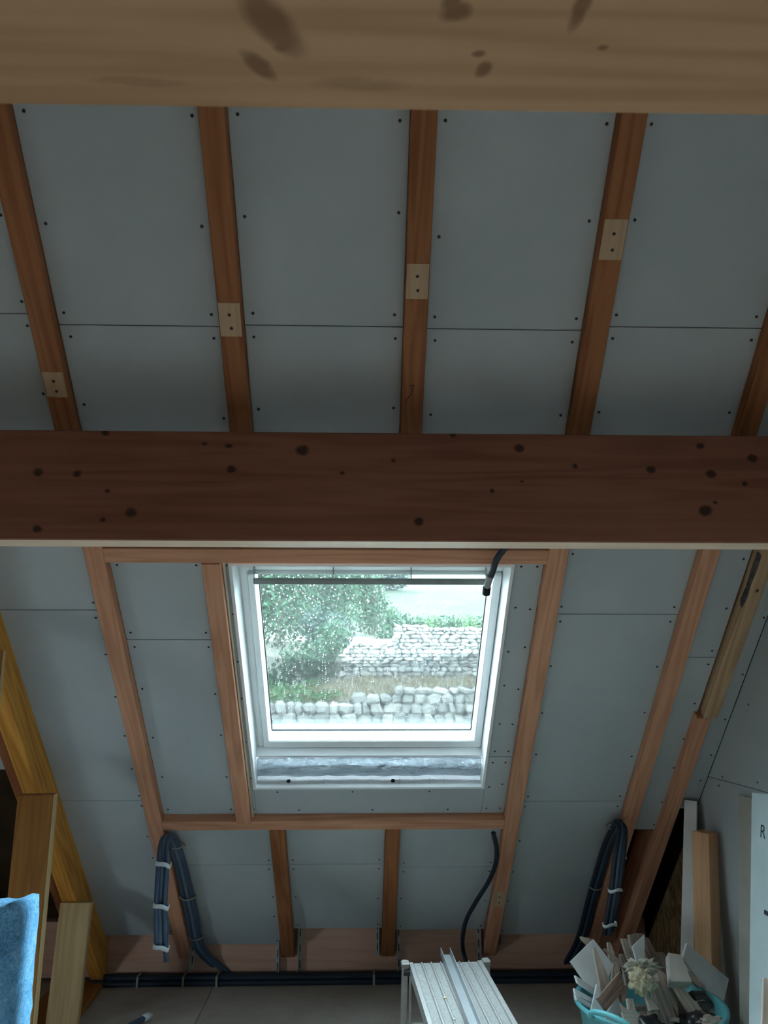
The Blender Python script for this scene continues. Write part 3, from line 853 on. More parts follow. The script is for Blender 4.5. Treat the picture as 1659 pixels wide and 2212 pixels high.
# bundle along the foot of the wall plate
fb = tag(empty('conduit_bundle', (0, 4.93, 0)), 'long dark conduit bundle lying on the floor along the wall plate', 'conduit', 'floor conduits')
for k, (yy, zz) in enumerate(((4.975, .0145), (4.945, .0145), (4.915, .0145), (4.96, .040), (4.93, .040))):
    tube('conduit', [(-1.62 + .04 * k, yy, zz), (-1.0, yy + .004 * math.sin(k), zz), (-.4, yy - .004 * math.sin(k * 2), zz), (.3, yy + .003, zz), (1.0, yy - .003, zz), (1.6, yy, zz)], .0145, M_CONDUIT, fb)
for x in (-1.28, -1.02, -.83, .07):
    bmt = bmesh.new(); add_box(bmt, -.006, .006, -.05, .04, .054, .058, .001); add_box(bmt, -.006, .006, -.052, -.048, .0, .058, .001)
    obj('conduit_tie', bmt, M_TIE, fb, Matrix.Translation((x, 4.945, 0)))
# loose conduit end in the foreground
q0 = at_z(318, 2196, .025); q1 = at_z(262, 2225, .015)
lc = tag(tube('conduit', [q1 + (q1 - q0) * 2, q1, q0], .013, M_CONDUIT2, None, 6), 'loose blue conduit end with white tape lying on the floor in front', 'conduit')
ring_tie('white_tape', lc, q0 - (q0 - q1) * .03, q0 - q1, .019, .017, .045, M_TAPE)['label'] = 'white tape wrap'

# ================================================================ WORK PLATFORM
HP = .545
fl, frp = at_z(884, 2079, HP), at_z(1040, 2074, HP)
nl, nr = at_z(927, 2211, HP), at_z(1116, 2212, HP)
dirv = ((nl + nr) / 2 - (fl + frp) / 2); dirv.z = 0; dirv.normalize()
wid = (frp - fl).length * abs(Vector((-dirv.y, dirv.x, 0)).dot((frp - fl).normalized()))
LEN = 1.5
cpt = (fl + frp) / 2
xax = Vector((-dirv.y, dirv.x, 0)).normalized()
if xax.x < 0: xax = -xax
# local frame: X along the plank towards the camera, Y across to the right, Z up
zax = Vector((0, 0, 1)); yax = xax
Mp = Matrix(((dirv.x, yax.x, 0, cpt.x), (dirv.y, yax.y, 0, cpt.y), (0, 0, 1, 0), (0, 0, 0, 1)))
plat = tag(empty('work_platform', M=Mp), 'dusty aluminium work platform with ribbed deck standing on the floor', 'platform')
hw = wid / 2
bm = bmesh.new()
prof = [(-hw, HP - .045), (-hw, HP)]
nr_ = 7
for k in range(nr_):
    a = -hw + .014 + (2 * hw - .028) * k / nr_; b = -hw + .014 + (2 * hw - .028) * (k + 1) / nr_
    prof += [(a + .001, HP), (a + .004, HP - .006), (b - .006, HP - .006), (b - .003, HP)]
prof += [(hw, HP), (hw, HP - .045)]
prof2 = [(hw - .004, HP - .045), (hw - .004, HP - .010), (-hw + .004, HP - .010), (-hw + .004, HP - .045)]
full = prof + prof2
va = [bm.verts.new((0, y, z)) for y, z in full]; vb = [bm.verts.new((LEN, y, z)) for y, z in full]
for i in range(len(full)):
    j = (i + 1) % len(full); bm.faces.new((va[i], vb[i], vb[j], va[j]))
n_ = len(prof)
for vs in (va, vb[:]):
    try: bm.faces.new(vs)
    except Exception: pass
obj('deck', bm, M_ALU, plat, Mp)
for k in range(nr_):
    a = -hw + .014 + (2 * hw - .028) * k / nr_ + .006; b = -hw + .014 + (2 * hw - .028) * (k + 1) / nr_ - .008
    b2 = bmesh.new(); add_box(b2, .004, LEN - .004, a, b, HP - .0065, HP - .0035)
    obj('grip_strip', b2, M_ALUG, plat, Mp)
def pleg(x, y, spread, lab=None):
    b2 = bmesh.new(); add_box(b2, -.014, .014, -.011, .011, -.02, 0, .002)
    top = Mp @ Vector((x, y, HP + .004)); bot = Mp @ Vector((x - (.10 if x < .3 else -.10), y + spread, 0.0))
    b2.free()
    l = lumber('leg', bot + (top - bot).normalized() * .02, top, .046, .024, yax, M_ALU, plat, .003)
    lumber('foot', bot, bot + (top - bot).normalized() * .035, .052, .030, yax, M_SEAL, l, .003)
    return l
for x in (.012, LEN - .012):
    for s in (-1, 1): pleg(x, s * (hw + .018), s * .01)
    b2 = bmesh.new(); add_box(b2, x - .022, x + .022, -hw - .034, -hw - .001, HP - .014, HP + .006, .003); obj('corner_cap', b2, M_ALU, plat, Mp)
    b2 = bmesh.new(); add_box(b2, x - .022, x + .022, hw + .001, hw + .034, HP - .014, HP + .006, .003); obj('corner_cap', b2, M_ALU, plat, Mp)
    dx = -.055 if x < .3 else .055
    b2 = bmesh.new(); add_box(b2, x + dx - .035, x + dx + .035, -hw - .008, hw + .008, .255, .285, .003)
    for k in range(24):
        y = -hw + 2 * hw * (k + .5) / 24; add_box(b2, x + dx - .034, x + dx + .034, y - .002, y + .002, .284, .289)
    obj('step', b2, M_ALU, plat, Mp)
b2 = bmesh.new(); add_box(b2, .02, .036, -hw - .004, -hw + .006, .30, HP - .03, .002); obj('brace', b2, M_ALU, plat, Mp)
b2 = bmesh.new(); bmesh.ops.create_cone(b2, cap_ends=True, segments=12, radius1=.012, radius2=.012, depth=.03)
obj('hinge_knob', b2, M_SEAL, plat, Mp @ Matrix.Translation((.03, -hw - .012, HP - .03)) @ Matrix.Rotation(math.pi / 2, 4, 'X'))
# galvanised channel lying on the platform
c0 = at_z(967, 2075, HP + .002); c1 = at_z(1020, 2212, HP + .002)
dc = (c1 - c0); dc.z = 0; dc.normalize()
yc = Vector((-dc.y, dc.x, 0));  yc = yc if yc.x > 0 else -yc
Mc = Matrix(((dc.x, yc.x, 0, c0.x), (dc.y, yc.y, 0, c0.y), (0, 0, 1, HP + .0005), (0, 0, 0, 1)))
bm = bmesh.new()
cw = .0215
pr = [(-cw, .030), (-cw, 0), (cw, 0), (cw, .030), (cw - .003, .030), (cw - .003, .003), (-cw + .003, .003), (-cw + .003, .030)]
a = [bm.verts.new((-.07, y, z)) for y, z in pr]; b = [bm.verts.new((1.3, y, z)) for y, z in pr]
for i in range(len(pr)):
    j = (i + 1) % len(pr); bm.faces.new((a[i], b[i], b[j], a[j]))
bm.faces.new(a); bm.faces.new(b[::-1])
tag(obj('metal_channel', bm, M_ALU2, None, Mc), 'galvanised U channel lying lengthwise on the work platform', 'channel')
for i, (px, py, lab) in enumerate(((962, 2157, 'tan wood chip on the deck of the work platform, the larger one'), (981, 2204, 'grey brown crumb on the work platform deck near the picture edge'))):
    b2 = bmesh.new(); bmesh.ops.create_icosphere(b2, subdivisions=1, radius=.006)
    for v in b2.verts: v.co = Vector((v.co.x * (1.3 - .4 * i), v.co.y * 1.1, v.co.z * .6)) * (1 + .4 * noise.noise(v.co * 300))
    tag(obj('wood_chip', b2, M_PALE if i == 0 else M_GREYWOOD, None, Matrix.Translation(at_z(px, py, HP - .002) + Vector((0, 0, .003)))), lab, 'wood chip')

# ================================================================ LEANING STOCK BY THE GABLE
def leaning(name, top, bot, width, thick, nrm, mat, label, cat):
    return tag(lumber(name, bot, top, width, thick, nrm, mat, None, .002), label, cat)
leaning('plasterboard_strip', (1.645, 4.035, 1.122), (1.465, 3.90, .012), .060, .020, (-.55, -.83, .2), M_GYPS, 'narrow grey plasterboard strip leaning on the gable, left of the brown beam', 'plasterboard')
leaning('plasterboard_strip', (1.660, 4.085, 1.06), (1.475, 3.96, .012), .050, .018, (-.95, -.3, .2), M_STYRO, 'narrow bluish strip leaning directly behind the grey plasterboard strip', 'plasterboard')
leaning('timber_offcut', (1.632, 3.87, 1.005), (1.565, 3.86, .012), .085, .085, (-.80, -.60, .1), M_OFFCUT, 'thick brown timber offcut leaning on the gable behind the debris tub', 'timber')
tp = at_x(1618, 1722, 1.682); leaning('beige_panel', tp, (1.56, tp.y - .02, .008), .16, .014, (-1, -.05, .1), M_BEIGE, 'thin beige panel leaning flat against the gable wall', 'panel')
tp = at_x(1640, 1700, 1.60)
blue = leaning('insulation_board', (1.60, tp.y - .29, tp.z), (1.395, tp.y - .40, .02), .60, .05, (-1, -.0, .17), M_STYRO, 'pale blue white insulation board with grey print leaning at the right edge', 'insulation board')
# printed letter on its edge-near face
tc = bpy.data.curves.new('printed_letter', 'FONT'); tc.body = 'R'; tc.size = .07; tc.extrude = .0003
to = bpy.data.objects.new('printed_letter_tmp', tc); COL.objects.link(to)
bpy.context.view_layer.update()
me = bpy.data.meshes.new_from_object(to.evaluated_get(bpy.context.evaluated_depsgraph_get()))
bpy.data.objects.remove(to)
me.materials.clear(); me.materials.append(M_INK)
n_blue = (WM[blue.name].to_3x3() @ Vector((0, 0, 1))).normalized()
def on_blue(px, py):
    d = ray(px, py); o = WM[blue.name].translation + n_blue * .0255
    return CAM + d * ((o - CAM).dot(n_blue) / d.dot(n_blue))
lx = Vector((0, -1, 0)); lx = (lx - n_blue * lx.dot(n_blue)).normalized()
pl = bpy.data.objects.new('printed_letter', me)
link(pl, blue, frame_m(on_blue(1641, 1808), lx, n_blue))
box('printed_mark', (.030, .016, .0006), frame_m(on_blue(1655, 1972), lx, n_blue), M_INK, blue, .0001)
tp = at_y(1659, 2140, 2.9)
leaning('pale_plank', tp + Vector((.03, 0, .03)), (tp.x - .10, 2.86, .012), .08, .022, (-.3, -1, 0), M_GREYWOOD2, 'pale plank end in the bottom right corner', 'plank')

# ================================================================ DEBRIS TUB
TC = Vector((1.22, 3.60, 0))
def lathe(bm, prof, N=40, c=(0, 0)):
    rings = [[bm.verts.new((c[0] + r * math.cos(2 * math.pi * k / N), c[1] + r * math.sin(2 * math.pi * k / N), z)) for k in range(N)] for r, z in prof]
    for a, b in zip(rings, rings[1:]):
        for k in range(N): bm.faces.new((a[k], a[(k + 1) % N], b[(k + 1) % N], b[k]))
    return rings
tub = tag(empty('rubble_tub', TC), 'teal plastic rubble tub heaped with old wood and plasterboard offcuts', 'tub')
bm = bmesh.new()
rg = lathe(bm, [(.215, .004), (.225, 0), (.235, .01), (.295, .36), (.312, .368), (.314, .380), (.300, .384), (.288, .372), (.228, .016)])
bm.faces.new(rg[0]); bm.faces.new(rg[-1][::-1])
obj('tub_body', bm, M_TEAL, tub, Matrix.Translation(TC), True)
for s, ang in ((0, math.radians(222)), (1, math.radians(42))):
    d = Vector((math.cos(ang), math.sin(ang), 0)); t = Vector((-d.y, d.x, 0))
    tube('handle', [TC + d * .305 + t * .10 + Vector((0, 0, .375)), TC + d * .325 + t * .07 + Vector((0, 0, .405)), TC + d * .330 + Vector((0, 0, .415)), TC + d * .325 - t * .07 + Vector((0, 0, .405)), TC + d * .305 - t * .10 + Vector((0, 0, .375))], .011, M_TEAL, tub, 5)

def Z4(zx, zy, y): return at_y(1200 + zx / 4.1475, 1980 + zy / 4.1475, y)
def slab(name, pts, y, tilt, thick, mat, label, cat, group, rag=0):
    """an offcut: outline on a tilted plane through depth y, given thickness; tilt = (dx, dz) slope of depth"""
    tilt = (tilt[0] * .7 + .28, tilt[1] + .25)
    c = Z4(sum(p[0] for p in pts) / len(pts), sum(p[1] for p in pts) / len(pts), y)
    nrm = Vector((-tilt[0], 1, -tilt[1])).normalized()
    ps = []
    for zx, zy in pts:
        d = ray(1200 + zx / 4.1475, 1980 + zy / 4.1475)
        ps.append(CAM + d * ((c - CAM).dot(nrm) / d.dot(nrm)))
    # local x along the longest edge, so the grain follows the piece
    best = max(range(len(ps)), key=lambda i: (ps[(i + 1) % len(ps)] - ps[i]).length)
    xa = ps[(best + 1) % len(ps)] - ps[best]
    M = frame_m(c, xa, nrm); Mi = M.inverted()
    bm = bmesh.new()
    add_prism(bm, [Mi @ p for p in ps], Vector((0, 0, thick)))
    if rag:
        bmesh.ops.subdivide_edges(bm, edges=list(bm.edges), cuts=3, use_grid_fill=True)
        for v in bm.verts: v.co += Vector((noise.noise(v.co * 70), noise.noise(v.co * 70 + Vector((9, 0, 0))), noise.noise(v.co * 70 + Vector((0, 7, 0))) * .5)) * rag
    else:
        bmesh.ops.bevel(bm, geom=list(bm.edges), offset=.0012, segments=1, affect='EDGES')
    return tag(obj(name, bm, mat, None, M), label, cat, group)
GW, GP = 'old wood offcuts in the tub', 'plasterboard offcuts in the tub'
slab('plasterboard_offcut', [(340, 200), (135, 400), (300, 640), (420, 700), (520, 430)], 3.74, (-.15, .25), .0125, M_GYPS, 'square grey plasterboard offcut sticking out at the left of the tub', 'plasterboard', GP)
slab('wood_offcut', [(228, 178), (300, 190), (345, 215), (420, 330), (330, 300), (245, 208)], 3.84, (0, .2), .018, M_GREYWOOD2, 'short stick end peeping over the left grey plasterboard offcut', 'wood offcut', GW, .003)
slab('wood_offcut', [(340, 270), (365, 290), (490, 580), (480, 690), (410, 690)], 3.67, (.1, .2), .012, M_GREYWOOD2, 'pale pointed splinter board standing in front of the left plasterboard offcut', 'wood offcut', GW, .002)
slab('wood_offcut', [(385, 725), (585, 490), (620, 650), (465, 840)], 3.58, (.35, .4), .020, M_PINKWOOD, 'short brown plank end slanting at the front left of the heap', 'wood offcut', GW, .002)
slab('plasterboard_offcut', [(445, 880), (555, 715), (680, 980), (690, 1100), (455, 1100)], 3.55, (.2, .5), .0125, M_GYPS, 'white torn plasterboard offcut at the front rim of the tub', 'plasterboard', GP)
slab('plasterboard_offcut', [(370, 600), (435, 790), (442, 930), (318, 830)], 3.60, (-.2, .3), .0125, M_GYPS, 'triangular grey plasterboard offcut above the teal rim at the left', 'plasterboard', GP)
for k, q in enumerate(([(178, 525), (200, 592), (350, 700), (365, 650)], [(168, 640), (180, 692), (330, 775), (338, 735)], [(176, 698), (192, 748), (320, 825), (330, 785)])):
    slab('trim_offcut', q, 3.66 - .025 * k, (.3, .2), .014, M_WHITE, ('topmost', 'middle', 'lowest')[k] + ' of three white trim offcuts poking out over the left rim', 'trim offcut', 'white trim offcuts')
slab('wood_offcut', [(470, 235), (490, 228), (530, 330), (560, 560), (505, 560), (485, 400)], 3.78, (.1, .1), .012, M_GREYWOOD2, 'thin upright lath right of the left plasterboard offcut', 'wood offcut', GW, .003)
slab('wood_offcut', [(430, 290), (440, 284), (560, 370), (640, 470), (610, 470), (545, 395)], 3.72, (.1, .2), .008, M_GREYWOOD, 'thin twig like splinter crossing the upright lath', 'wood offcut', GW, .002)
slab('wood_offcut', [(520, 420), (560, 400), (600, 560), (560, 660), (500, 560)], 3.70, (-.1, .2), .012, M_GREYWOOD2, 'broken lath piece below the twig like splinter', 'wood offcut', GW, .003)
slab('wood_offcut', [(595, 195), (640, 200), (720, 440), (670, 440)], 3.80, (.1, .15), .018, M_GREYWOOD2, 'narrow lath standing at the top left of the heap', 'wood offcut', GW, .002)
slab('wood_offcut', [(663, 165), (730, 150), (795, 152), (800, 260), (760, 480), (700, 480), (690, 330)], 3.85, (0, .1), .020, M_GREYWOOD, 'plank with a splintered end standing topmost in the heap', 'wood offcut', GW, .003)
slab('plasterboard_offcut', [(798, 160), (690, 265), (722, 390), (760, 470), (802, 470)], 3.77, (-.1, .25), .0125, M_GYPS, 'pale wedge of plasterboard at the top middle of the heap', 'plasterboard', GP)
slab('wood_offcut', [(800, 180), (832, 192), (985, 490), (900, 520), (800, 330)], 3.83, (.2, .2), .022, M_GREYWOOD, 'dark sided plank just right of the pale plasterboard wedge', 'wood offcut', GW, .002)
slab('wood_offcut', [(880, 315), (972, 320), (1060, 480), (1040, 620), (930, 500)], 3.86, (.1, .2), .022, M_GREYWOOD, 'rough grey board behind the pale block at the right', 'wood offcut', GW, .003)
slab('wood_block', [(1010, 320), (1130, 342), (1225, 585), (1032, 580)], 3.66, (.1, 1.2), .040, M_BLOCK, 'smooth pale wooden block on the right of the heap', 'wood block', None)
slab('plasterboard_offcut', [(1180, 235), (1140, 370), (1470, 820), (1510, 760), (1555, 560)], 3.74, (.35, .25), .0125, M_GYPS, 'large plasterboard offcut leaning out at the right of the tub', 'plasterboard', GP)
slab('wood_offcut', [(868, 590), (950, 575), (1090, 920), (1090, 1080), (960, 1080), (930, 830)], 3.57, (.1, .4), .035, M_GREYWOOD, 'long weathered lath slanting down the front of the heap', 'wood offcut', GW, .003)
slab('wood_offcut', [(895, 465), (975, 500), (1095, 740), (1100, 900), (1040, 800), (930, 580)], 3.63, (.15, .4), .030, M_GREYWOOD, 'weathered lath lying beside and above the long front one', 'wood offcut', GW, .003)
slab('wood_offcut', [(1060, 630), (1150, 642), (1312, 832), (1200, 855)], 3.60, (.1, .5), .016, M_GREYWOOD2, 'flat rough lath below the pale block', 'wood offcut', GW, .002)
slab('wood_offcut', [(1220, 660), (1330, 665), (1425, 790), (1360, 860), (1290, 800)], 3.62, (.1, .5), .030, M_DARKWOOD, 'dark charred looking piece under the large right plasterboard', 'wood offcut', GW, .003)
slab('wood_offcut', [(1195, 490), (1350, 622), (1285, 632), (1215, 570)], 3.69, (.1, .3), .012, M_GREYWOOD2, 'pale sliver between the block and the large plasterboard', 'wood offcut', GW, .001)
slab('wood_offcut', [(808, 715), (860, 712), (935, 832), (850, 842)], 3.53, (.1, .5), .016, M_GREYWOOD2, 'small pale plank piece left of the long front lath', 'wood offcut', GW)
slab('wood_offcut', [(570, 610), (640, 620), (632, 750), (592, 765)], 3.60, (.0, .4), .018, M_PINKWOOD, 'small pinkish piece left of the mineral wool', 'wood offcut', GW, .002)
slab('wood_offcut', [(640, 730), (692, 735), (725, 860), (660, 880)], 3.56, (.1, .4), .012, M_GREYWOOD2, 'small splintered piece directly under the mineral wool', 'wood offcut', GW, .003)
slab('wood_offcut', [(575, 770), (640, 830), (740, 860), (800, 850), (700, 890), (620, 870)], 3.54, (.1, .6), .010, M_GREYWOOD, 'thin splinter lying across the front below the mineral wool', 'wood offcut', GW, .003)
slab('wood_offcut', [(600, 330), (580, 340), (640, 640), (700, 640)], 3.76, (.1, .2), .015, M_GREYWOOD, 'dark backed lath just left of the mineral wool', 'wood offcut', GW, .003)
slab('wood_offcut', [(1000, 690), (1060, 640), (1210, 880), (1200, 1000), (1100, 1000)], 3.66, (.1, .3), .02, M_GREYWOOD, 'grey lath wedged between the long front lath and the flat rough lath', 'wood offcut', GW, .002)
slab('wood_offcut', [(600, 850), (690, 830), (900, 960), (880, 1060), (640, 1040)], 3.50, (.1, .4), .014, M_GREYWOOD2, 'pale splintered board lying lowest at the front of the heap', 'wood offcut', GW, .003)
slab('wood_offcut', [(1240, 760), (1330, 740), (1480, 880), (1440, 980), (1300, 940)], 3.60, (.1, .3), .02, M_GREYWOOD, 'rough dark edged board at the front right under the large plasterboard', 'wood offcut', GW, .003)
def blob(name, c, r, sub, amp, freq, mat, label, cat, squash=(1, 1, 1)):
    bm = bmesh.new(); bmesh.ops.create_icosphere(bm, subdivisions=sub, radius=1)
    for v in bm.verts:
        n = v.co.normalized(); q = n * freq
        k = 1 + amp * (noise.noise(q) + .5 * noise.noise(q * 2.3) + .35 * noise.noise(q * 5))
        v.co = Vector((n.x * squash[0], n.y * squash[1], n.z * squash[2])) * r * k
    return tag(obj(name, bm, mat, None, Matrix.Translation(c), True), label, cat)
blob('mineral_wool_tuft', Z4(780, 590, 3.56), .043, 4, .65, 2.6, M_WOOL, 'yellowish tuft of mineral wool in the middle of the heap', 'insulation', (1.05, .7, 1.1))
blob('mineral_wool_tuft', Z4(770, 450, 3.60), .040, 4, 1.0, 3.6, plain('dusty_wool', (.60, .57, .48), .95, .05, var=.3, scale=40), 'dusty pale wool scrap above the yellowish tuft', 'insulation', (1.45, .7, .65))
blob('bin_bag', Z4(800, 1030, 3.52), .075, 4, .35, 2.0, M_BAG, 'crumpled black plastic at the front middle of the tub', 'bag', (1.2, .9, .75))
blob('bin_bag', Z4(1310, 1050, 3.54), .090, 4, .35, 2.4, M_BAG, 'crumpled black plastic at the front right of the tub', 'bag', (1.2, .9, .8))
blob('rag', Z4(1400, 960, 3.50), .045, 4, .4, 2.4, M_GREYWOOD, 'grey crumpled rag on the black plastic at the right', 'rag', (1.4, .8, .6))
# the mass of offcuts below, out of sight down in the tub, carries the heap
bm = bmesh.new(); rr = random.Random(5)
for k in range(60):
    a = rr.uniform(0, 6.28); r = rr.uniform(0, .17); L = rr.uniform(.10, .2)
    Mx = Matrix.Translation((r * math.cos(a), r * math.sin(a), rr.uniform(.12, .30))) @ Matrix.Rotation(rr.uniform(0, 6), 4, 'Z') @ Matrix.Rotation(rr.uniform(-.4, .4), 4, 'Y')
    add_box(bm, -L / 2, L / 2, -.02, .02, -.008, .008, 0, 1, Mx)
o = tag(obj('small_wood_scraps', bm, M_GREYWOOD, None, Matrix.Translation(TC)), 'jumble of small wood scraps packed under the larger offcuts in the tub', 'wood scraps', None, 'stuff')

# ================================================================ OUTSIDE
def hgt(x, y):
    """terrain height: valley foot by the house, terraces at the two walls, then a rising field"""
    if y < 17.4: z = .55 - (17.4 - y) * .22
    elif y < 18.3: z = .6
    elif y < 20.9: z = 1.05 + (y - 18.3) / 2.6 * .75
    elif y < 21.6: z = 1.8
    elif y < 24: z = 2.9
    else: z = 2.9 + (y - 24) * .085 + max(0, y - 40) * .09
    if y > 18.3 and y < 24: z -= max(0, min(1, (-.2 - x) / 1.5)) * (.35 if y < 21 else 1.5)
    return z + .08 * noise.noise(Vector((x * .5, y * .5, 0)))
def terrain(name, x0, x1, y0, y1, nx, ny, mat):
    bm = bmesh.new()
    g = [[bm.verts.new((x0 + (x1 - x0) * i / nx, y0 + (y1 - y0) * j / ny, hgt(x0 + (x1 - x0) * i / nx, y0 + (y1 - y0) * j / ny))) for j in range(ny + 1)] for i in range(nx + 1)]
    for i in range(nx):
        for j in range(ny): bm.faces.new((g[i][j], g[i + 1][j], g[i + 1][j + 1], g[i][j + 1]))
    return tag(obj(name, bm, mat, None, None, True), kind='structure')
terrain('ground', -22, 24, 5.6, 16.4, 90, 60, M_GRAVEL)
bm = bmesh.new(); add_box(bm, -40, 40, -30, 5.6, -2.7, -2.55)
tag(obj('ground', bm, M_GRAVEL), kind='structure')
terrain('ground', -22, 24, 16.4, 30, 90, 90, M_GROUND)
terrain('ground', -90, 110, 30, 190, 50, 60, M_FIELD)

rw = random.Random(21)
def stone_mesh(i):
    bm = bmesh.new(); bmesh.ops.create_cube(bm, size=1)
    bmesh.ops.bevel(bm, geom=list(bm.edges), offset=.26, segments=1, affect='EDGES')
    sk = rw.uniform(-.25, .25); tp = rw.uniform(-.2, .2)
    for v in bm.verts: v.co = Vector((v.co.x * (1 + tp * v.co.z * 2) + sk * v.co.z + rw.uniform(-.10, .10), v.co.y + rw.uniform(-.08, .08), v.co.z + rw.uniform(-.10, .10)))
    me = bpy.data.meshes.new('stone'); bm.to_mesh(me); bm.free(); me.materials.append(M_STONE); return me
SM = [stone_mesh(i) for i in range(14)]
def stone_wall(name, y, inside, bounds, sw, sh, depth, label, cap=300, x_lim=None):
    """drystone wall: courses of separate stones kept where inside(x, z); a recessed earth core behind"""
    x0, x1, z0, z1 = bounds
    root = tag(empty(name, ((x0 + x1) / 2, y, z0)), label, 'stone wall', 'drystone walls')
    bm = bmesh.new(); n = 46
    for i in range(n):
        a = x0 + (x1 - x0) * i / n; b = x0 + (x1 - x0) * (i + 1) / n
        top = None
        for k in range(60):
            z = z1 - (z1 - z0) * k / 60
            if inside((a + b) / 2, z): top = z; break
        if top: add_box(bm, a, b, y + .10, y + depth, z0 - .4, top - .04)
    obj('wall_core', bm, M_MORTAR, root)
    items = []
    z = z0
    while z < z1:
        h = sh * rw.uniform(.75, 1.35)
        x = x0 + rw.uniform(-.2, 0)
        while x < x1:
            w = sw * rw.uniform(.6, 1.55)
            if inside(x + w / 2, z + h * .6): items.append((x + w / 2, z + h / 2, w, h * rw.uniform(.85, 1.25)))
            x += w * .98
        z += h * .93
    key = lambda q: abs(at_px(q[0], y)[0] - 800)
    items.sort(key=lambda q: abs(q[0] - 1.4))
    for k, (x, z, w, h) in enumerate(items[:cap]):
        M = Matrix.Translation((x, y + .08 + rw.uniform(-.05, .05), z)) @ Matrix.Rotation(rw.gauss(0, .16), 4, 'Y') @ Matrix.Rotation(rw.uniform(-.25, .25), 4, 'Z')
        o = bpy.data.objects.new('stone', SM[rw.randrange(len(SM))])
        link(o, root, M @ Matrix.Diagonal((w * 1.03, .32, h * 1.06, 1)))
    rest = items[cap:]
    if rest:
        bm = bmesh.new()
        for x, z, w, h in rest:
            add_box(bm, x - w / 2 + .01, x + w / 2 - .01, y + .02, y + .3, z - h / 2 + .01, z + h / 2 - .01, .03)
        tag(obj('far_stones', bm, M_STONE, root), kind='stuff')
    return root
def at_px(x, y): return ((x / y) * F_PX + 786, 0)
UY, LY = 21.0, 18.0
def Zof(py, y): return at_y(830, py, y).z
def Xof(px, y): return at_y(px, 1420, y).x
uo = [(Xof(733, UY), Zof(1474, UY)), (Xof(746, UY), Zof(1402, UY)), (Xof(762, UY), Zof(1391, UY)), (Xof(846, UY), Zof(1390, UY)), (Xof(856, UY), Zof(1346, UY)), (Xof(910, UY), Zof(1346, UY)), (Xof(925, UY), Zof(1353, UY)), (Xof(1200, UY), Zof(1356, UY))]
def poly_top(pts):
    def f(x, z):
        if x < pts[0][0]: return False
        for (a, za), (b, zb) in zip(pts, pts[1:]):
            if a <= x <= b: return z < za + (zb - za) * (x - a) / (b - a)
        return False
    return f
stone_wall('stone_wall', UY, poly_top(uo), (uo[0][0], Xof(1120, UY), Zof(1490, UY) - .1, Zof(1343, UY)), .20, .105, .5, 'ruined upper drystone wall stepping up to the right, seen through the skylight')
lo = [(Xof(520, LY), Zof(1512, LY)), (Xof(680, LY), Zof(1520, LY)), (Xof(760, LY), Zof(1508, LY)), (Xof(850, LY), Zof(1492, LY)), (Xof(930, LY), Zof(1480, LY)), (Xof(1120, LY), Zof(1478, LY))]
stone_wall('stone_wall', LY, poly_top(lo), (Xof(540, LY), Xof(1090, LY), Zof(1590, LY), Zof(1478, LY)), .26, .20, .6, 'lower wall of large pale rubble stones, seen through the skylight')

def foliage(bm, c, r, n, size, rnd, squash=(1, 1, 1)):
    c = Vector(c)
    for k in range(n):
        d = Vector((rnd.gauss(0, 1), rnd.gauss(0, 1), rnd.gauss(0, 1))).normalized() * (rnd.random() ** .45)
        p = c + Vector((d.x * squash[0], d.y * squash[1], d.z * squash[2])) * r
        a = Vector((rnd.gauss(0, 1), rnd.gauss(0, 1), rnd.gauss(0, 1))).normalized(); b = a.orthogonal().normalized()
        s = size * rnd.uniform(.6, 1.4)
        bm.faces.new([bm.verts.new(p + a * s), bm.verts.new(p + b * s * .5), bm.verts.new(p - a * s), bm.verts.new(p - b * s * .5)])
def tree(name, cat, c, blobs, mat, label, group=None, leafs=1300, size=.085, trunk=True):
    rnd = random.Random(len(label) * 7 + int(c[0] * 10) % 50)
    base = Vector((c[0], c[1], hgt(c[0], c[1]) - .1))
    root = tag(empty(name, base), label, cat, group)
    bm = bmesh.new()
    for (dx, dy, dz, r, *q) in blobs: foliage(bm, (dx, dy, dz), r, int(leafs * r * r), size, rnd, q[0] if q else (1, 1, 1))
    f = obj('foliage', bm, mat, root, Matrix.Translation(base)); f['kind'] = 'stuff'
    if trunk:
        h = max(b[2] for b in blobs)
        tube('trunk', [base, base + Vector((.05, 0, h * .4)), base + Vector((-.05, .05, h * .95))], .09, M_BARK, root, 3, sides=7)
    return root
tree('tree', 'tree', (Xof(600, 24), 24, 0), [(0, 0, 1.2, 1.3), (-.9, .2, 2.2, 1.2), (.4, 0, 2.6, 1.2), (-.3, .3, 3.7, 1.3), (.8, .2, 3.5, .9), (-1.5, 0, 3.6, 1.2)], M_LEAF, 'bushy green tree at the left of the view through the skylight', 'trees outside')
tree('tree', 'tree', (Xof(700, 26), 26, 0), [(0, 0, 1.2, 1.2), (.2, 0, 2.3, 1.2), (-.5, .2, 3.2, 1.2), (.5, .3, 3.5, 1.0), (.1, 0, 4.6, 1.2)], M_LEAF, 'green tree in the middle of the view, touching the ruined wall', 'trees outside')
tree('tree', 'tree', (Xof(705, 22.8), 22.8, 0), [(0, 0, .5, .75), (.25, 0, 1.2, .6), (-.2, 0, 1.4, .6)], M_LEAF2, 'dark shaded bush beside the left end of the ruined wall', 'trees outside')
tree('tree', 'tree', (Xof(805, 34), 34, 0), [(0, 0, 1.0, 1.0), (-.4, 0, 2.2, 1.0), (-.9, 0, 3.0, 1.1)], M_LEAF, 'small rounded tree standing before the pale field', 'trees outside')
tree('shrub', 'shrub', (Xof(842, 22.6), 22.6, 0), [(0, 0, .2, .42), (-.25, 0, .0, .35), (.15, 0, .75, .3)], M_LEAF, 'upright green shrub at the step of the ruined wall', 'shrubs outside', 1600, .07, False)
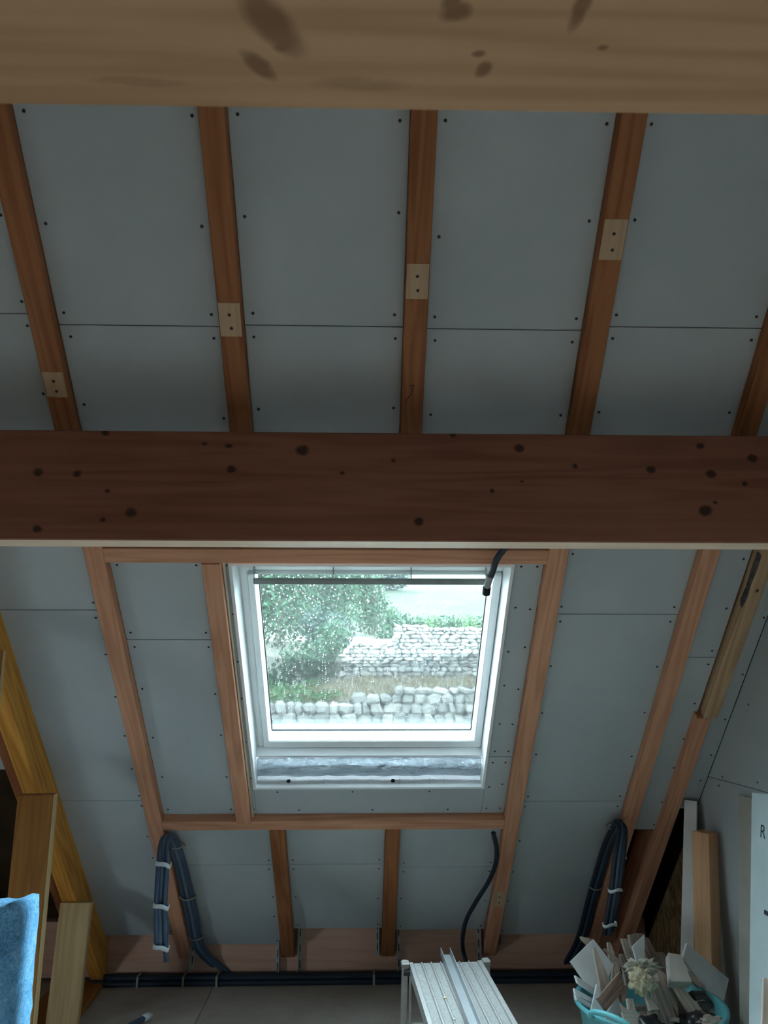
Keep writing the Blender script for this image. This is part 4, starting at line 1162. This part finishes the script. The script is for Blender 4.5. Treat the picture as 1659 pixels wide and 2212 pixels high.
for i, px in enumerate((885, 925, 965, 1005, 1045)):
    tree('shrub', 'shrub', (Xof(px, 22.8), 22.8, 0), [(0, 0, .55, .34, (1.3, 1, 1)), (.3, 0, .45, .28)], M_LEAF3 if i % 2 else M_LEAF, ('first', 'second', 'third', 'fourth', 'fifth')[i] + ' green shrub from the left behind the top of the ruined wall', 'shrubs outside', 1800, .06, False)
tree('shrub', 'shrub', (Xof(620, 19.6), 19.6, 0), [(0, 0, .35, .5, (1.6, 1, .7)), (1.0, 0, .3, .4, (1.4, 1, .7))], M_LEAF3, 'low bright green shrub above the left end of the lower wall', 'shrubs outside', 1500, .07, False)
for i, px in enumerate((590, 680, 770, 845)):
    tree('tree', 'tree', (Xof(px, 72), 72 + 5 * (i % 2), 0), [(0, 0, 1.4, 1.8), (1.0, 0, 2.0, 1.3), (-1.1, 0, 2.0, 1.3)], M_LEAF2, ('first', 'second', 'third', 'fourth')[i] + ' tree from the left in the dark row at the top of the field', 'trees outside', 120, .28)
for i, (px, yy) in enumerate(((575, 21.4), (618, 22.0), (660, 21.2), (700, 21.6))):
    tree('shrub', 'shrub', (Xof(px, yy), yy, 0), [(0, 0, .45, .62, (1.0, 1, 1.1)), (.25, 0, 1.05, .5), (-.3, .1, .2, .5)], (M_LEAF3, M_LEAF)[i % 2], ('first', 'second', 'third', 'fourth')[i] + ' leafy bush from the left on the slope below the ruined wall', 'bushes on the slope', 1300, .07, False)
# dry grass on the bank between the walls
bm = bmesh.new(); rg_ = random.Random(9)
for k in range(5200):
    x = rg_.uniform(Xof(560, 19), Xof(1080, 19)); y = rg_.uniform(18.35, 20.8)
    z = hgt(x, y); h = rg_.uniform(.08, .26); a = rg_.uniform(0, 6.28); w = .012
    d = Vector((math.cos(a), math.sin(a), 0)); lean_ = Vector((rg_.uniform(-.1, .1), rg_.uniform(-.1, .1), 0))
    bm.faces.new([bm.verts.new(Vector((x, y, z)) - d * w), bm.verts.new(Vector((x, y, z)) + d * w), bm.verts.new(Vector((x, y, z + h)) + lean_)])
tag(obj('dry_grass', bm, M_DRY), 'dry brown grass on the bank between the two stone walls', 'grass', None, 'stuff')
